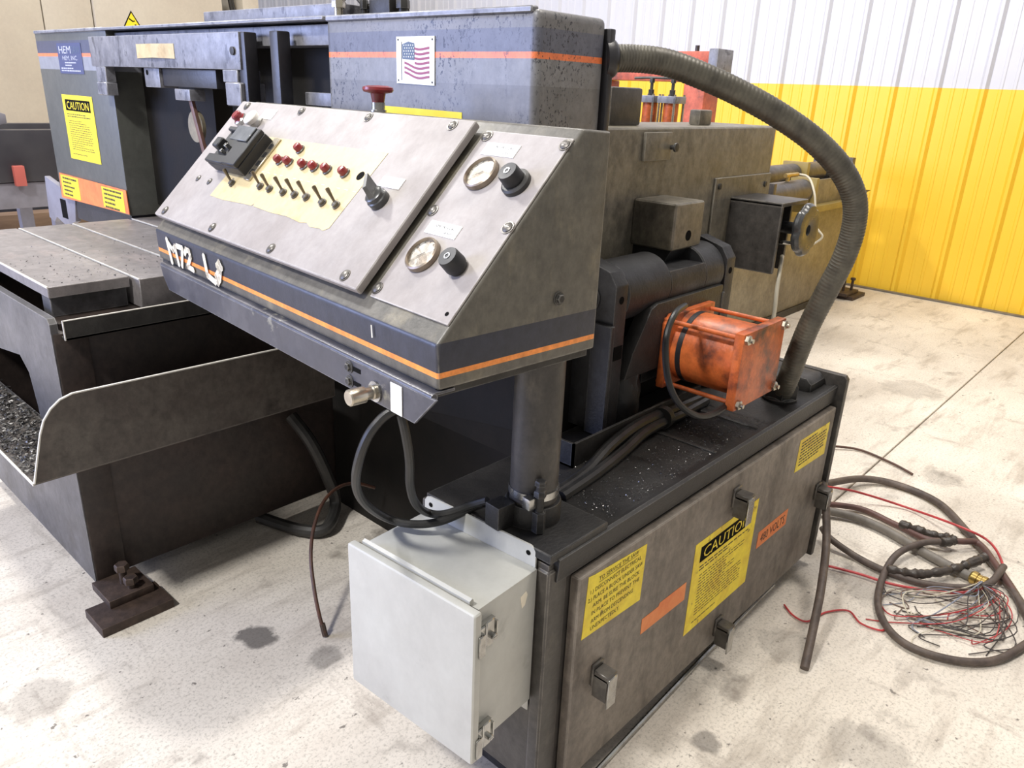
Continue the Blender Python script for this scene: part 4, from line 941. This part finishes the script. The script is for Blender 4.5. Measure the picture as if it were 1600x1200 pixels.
wc.part('jacket', tube(PATHS['conduit_d'], .0165, 14, 8), 'cord_grey')
q0 = Vector(PATHS['conduit_d'][-1]); qd = (q0-Vector(PATHS['conduit_d'][-2])).normalized()
wc.part('connector', lathe([(.018, -.012), (.023, -.006), (.023, .010), (.019, .012), (.019, .024), (.021, .026), (.021, .038), (.016, .042), (0, .042)], q0, qd, 24), 'brass')
rw = random.Random(12)
lobes = [((2.62, .24), (2.42, .30), (2.33, .42)), ((2.60, .22), (2.40, .20), (2.34, .34)), ((2.62, .20), (2.48, .14), (2.40, .20)), ((2.58, .28), (2.50, .40), (2.42, .44)), ((2.66, .22), (2.55, .17), (2.44, .28)), ((2.55, .25), (2.36, .24), (2.30, .36))]
cols = ['wire_black', 'wire_red', 'wire_white', 'wire_brown', 'wire_black', 'wire_blue', 'wire_black']
for k in range(34):
    A_, B_, C_ = rw.choice(lobes); j = lambda p, s: (p[0]+rw.uniform(-s, s), p[1]+rw.uniform(-s, s))
    a, b, c = j(A_, .035), j(B_, .05), j(C_, .06)
    e = j(c, .09)
    wc.part('loose_wire', tube([tuple(q0+qd*.045), (q0.x-.04, q0.y-.02, .03), (a[0], a[1], rw.uniform(.008, .05)), (b[0], b[1], rw.uniform(.005, .03)), (c[0], c[1], rw.uniform(.004, .012)), (e[0], e[1], .004)], rw.choice((.0014, .0018, .0022)), 6, 6), cols[k % 7])
solo('steel_rod', tube([(1.10, .736, .008), (1.20, .741, .008), (1.62, .757, .008), (2.04, .769, .008), (2.2, .772, .008)], .0065, 8, 4), 'chrome', 'thin bright steel rod on the floor along the cabinet door', 'rod')

# swarf: nobody could count it
def chips(name, label, n, spot, size, m):
    r = random.Random(n); vs, fs = [], []
    for k in range(n):
        x, y, z = spot(r); s = size*r.uniform(.4, 1.5); b = len(vs)
        for i in range(3):
            a = r.uniform(0, 6.28); vs.append((x+math.cos(a)*s, y+math.sin(a)*s, z+r.uniform(0, s)))
        vs.append((x, y, z+s*r.uniform(.3, 1.2)))
        fs += [(b, b+1, b+2), (b, b+1, b+3), (b+1, b+2, b+3), (b+2, b, b+3)]
    me = bpy.data.meshes.new(name); me.from_pydata(vs, [], fs); me.materials.append(MATS[m])
    o = bpy.data.objects.new(name, me); COL.objects.link(o); return tag(o, label, 'metal chips', kind='stuff')
chips('metal_chips', 'fine silver metal chips scattered on the oily cabinet top', 3200, lambda r: (r.uniform(1.02, 1.95), min(.985, .79+abs(r.gauss(0, .10))), .6625 if True else 0), .0019, 'chips')
chips('metal_chips', 'dark metal chips heaped on the chip tray floor', 2600, lambda r: (r.uniform(.48, .625), r.uniform(2.06, 3.2), .518+abs(r.gauss(0, .008))), .007, 'chips_dark')
chips('metal_chips', 'dark metal chips on the steel table plates', 260, lambda r: (r.uniform(.67, 1.28), 2.32+abs(r.gauss(0, .22)), .9505), .003, 'head_dark')
mound = new_bm(); bmesh.ops.create_icosphere(mound, subdivisions=4, radius=1)
rr = random.Random(2)
for v in mound.verts:
    k = 1+rr.uniform(-.05, .05)
    v.co = V(1.655+v.co.x*.062*k, 1.09+v.co.y*.055*k, .665+max(0, v.co.z+.35)*.16*k)
solo('chip_heap', mound, 'oily_black', 'dark rounded heap of swarf packed beside the left pivot plate', 'metal chips', kind='stuff')

# ================================================================ BEHIND THE SAW
cm = Thing('machining_centre', 'tall cream machine enclosure with a yellow warning triangle', 'machine', (3.0, 8.6, 0))
for x0, x1, y0, m in ((.6, 2.47, 7.5, 'cream_panel'), (2.478, 2.86, 7.5, 'cream_panel'), (2.868, 4.03, 7.47, 'cream_panel')):
    cm.part('panel', bx(x0, x1, y0, 7.56, .80, 2.6, .006), m)
cm.part('cabinet', bx(.6, 4.03, 7.565, 9.6, .78, 2.6), 'cream_grey'); cm.part('plinth', bx(.6, 4.03, 7.60, 9.6, .0, .779), 'neighbour_dark')  # dark plinth added, its colour stands in for shaded floor behind the conveyor
cm.part('recess', bx(4.031, 4.26, 7.75, 9.2, .0, 2.6), 'cream_grey')
cm.part('control_box', bx(4.10, 4.25, 7.62, 7.75, 1.75, 1.98, .006), 'cream_panel')
cm.part('corner_post', bx(4.261, 4.43, 7.5, 9.4, .0, 2.6, .006), 'cream_panel')
cm.part('hose_bundle', join(tube([(4.17, 7.6, 2.3), (4.20, 7.6, 2.1), (4.245, 7.6, 1.95), (4.25, 7.6, 1.5)], .018, 8), tube([(4.20, 7.6, 2.3), (4.23, 7.6, 2.12), (4.275, 7.49, 1.95), (4.28, 7.49, 1.5)], .014, 8)), 'rubber')
d = Decal((3.172, 7.469, 1.882), V(1, 0, 0), V(0, 0, 1), V(0, -1, 0), .001)
d.plate([(-.085, 0), (.085, 0), (0, .145)], 'label_black', .001)
d.poly([(-.068, .010), (.068, .010), (0, .127)], 'label_yellow', 2); d.poly([(-.028, .075), (-.022, .084), (.008, .064), (.022, .068), (.024, .060), (.004, .054)], 'label_black', 3); d.rect(.018, .022, .032, .036, 'label_black', 3)
d.build(cm, 'warning_triangle', label='yellow warning triangle')

nb = Thing('roller_conveyor', 'dark conveyor bed standing behind the saw at the left edge', 'conveyor', (1.4, 5.8, 0))
nb.part('side_rail', bx(.8, 2.2, 5.5, 5.6, .86, 1.165, .006), 'neighbour_dark'); nb.part('lower_rail', bx(.8, 1.95, 5.52, 5.62, .70, .855, .006), 'neighbour_grey')
nb.part('hopper', prism([(1.2, 1.17), (1.44, 1.17), (1.55, 1.20), (1.55, 1.25), (1.42, 1.30), (1.2, 1.36)], 'y', 5.6, 6.1, .006), 'neighbour_grey')
nb.part('end_block', bx(1.50, 1.56, 5.46, 5.499, .84, .96, .004), 'neighbour_red')
for x in (1.0, 1.70): nb.part('leg', prism([(x, .70), (x+.12, .70), (x+.07, .03), (x, .03)], 'y', 5.53, 5.60), 'neighbour_grey'); nb.part('foot', bx(x-.03, x+.12, 5.5, 5.65, 0, .03), 'neighbour_dark')
nb.part('side_rail', bx(.8, 2.2, 6.2, 6.3, .86, 1.165, .006), 'neighbour_dark')
for x in (1.0, 1.70): nb.part('leg', bx(x, x+.08, 6.22, 6.29, .0, .86), 'neighbour_grey')
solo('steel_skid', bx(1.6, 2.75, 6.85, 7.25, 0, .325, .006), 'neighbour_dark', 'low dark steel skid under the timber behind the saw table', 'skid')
solo('timber_beam', bx(1.70, 2.60, 6.9, 7.08, .325, .455, .004), 'wood', 'short brown timber beam behind the saw table', 'timber')
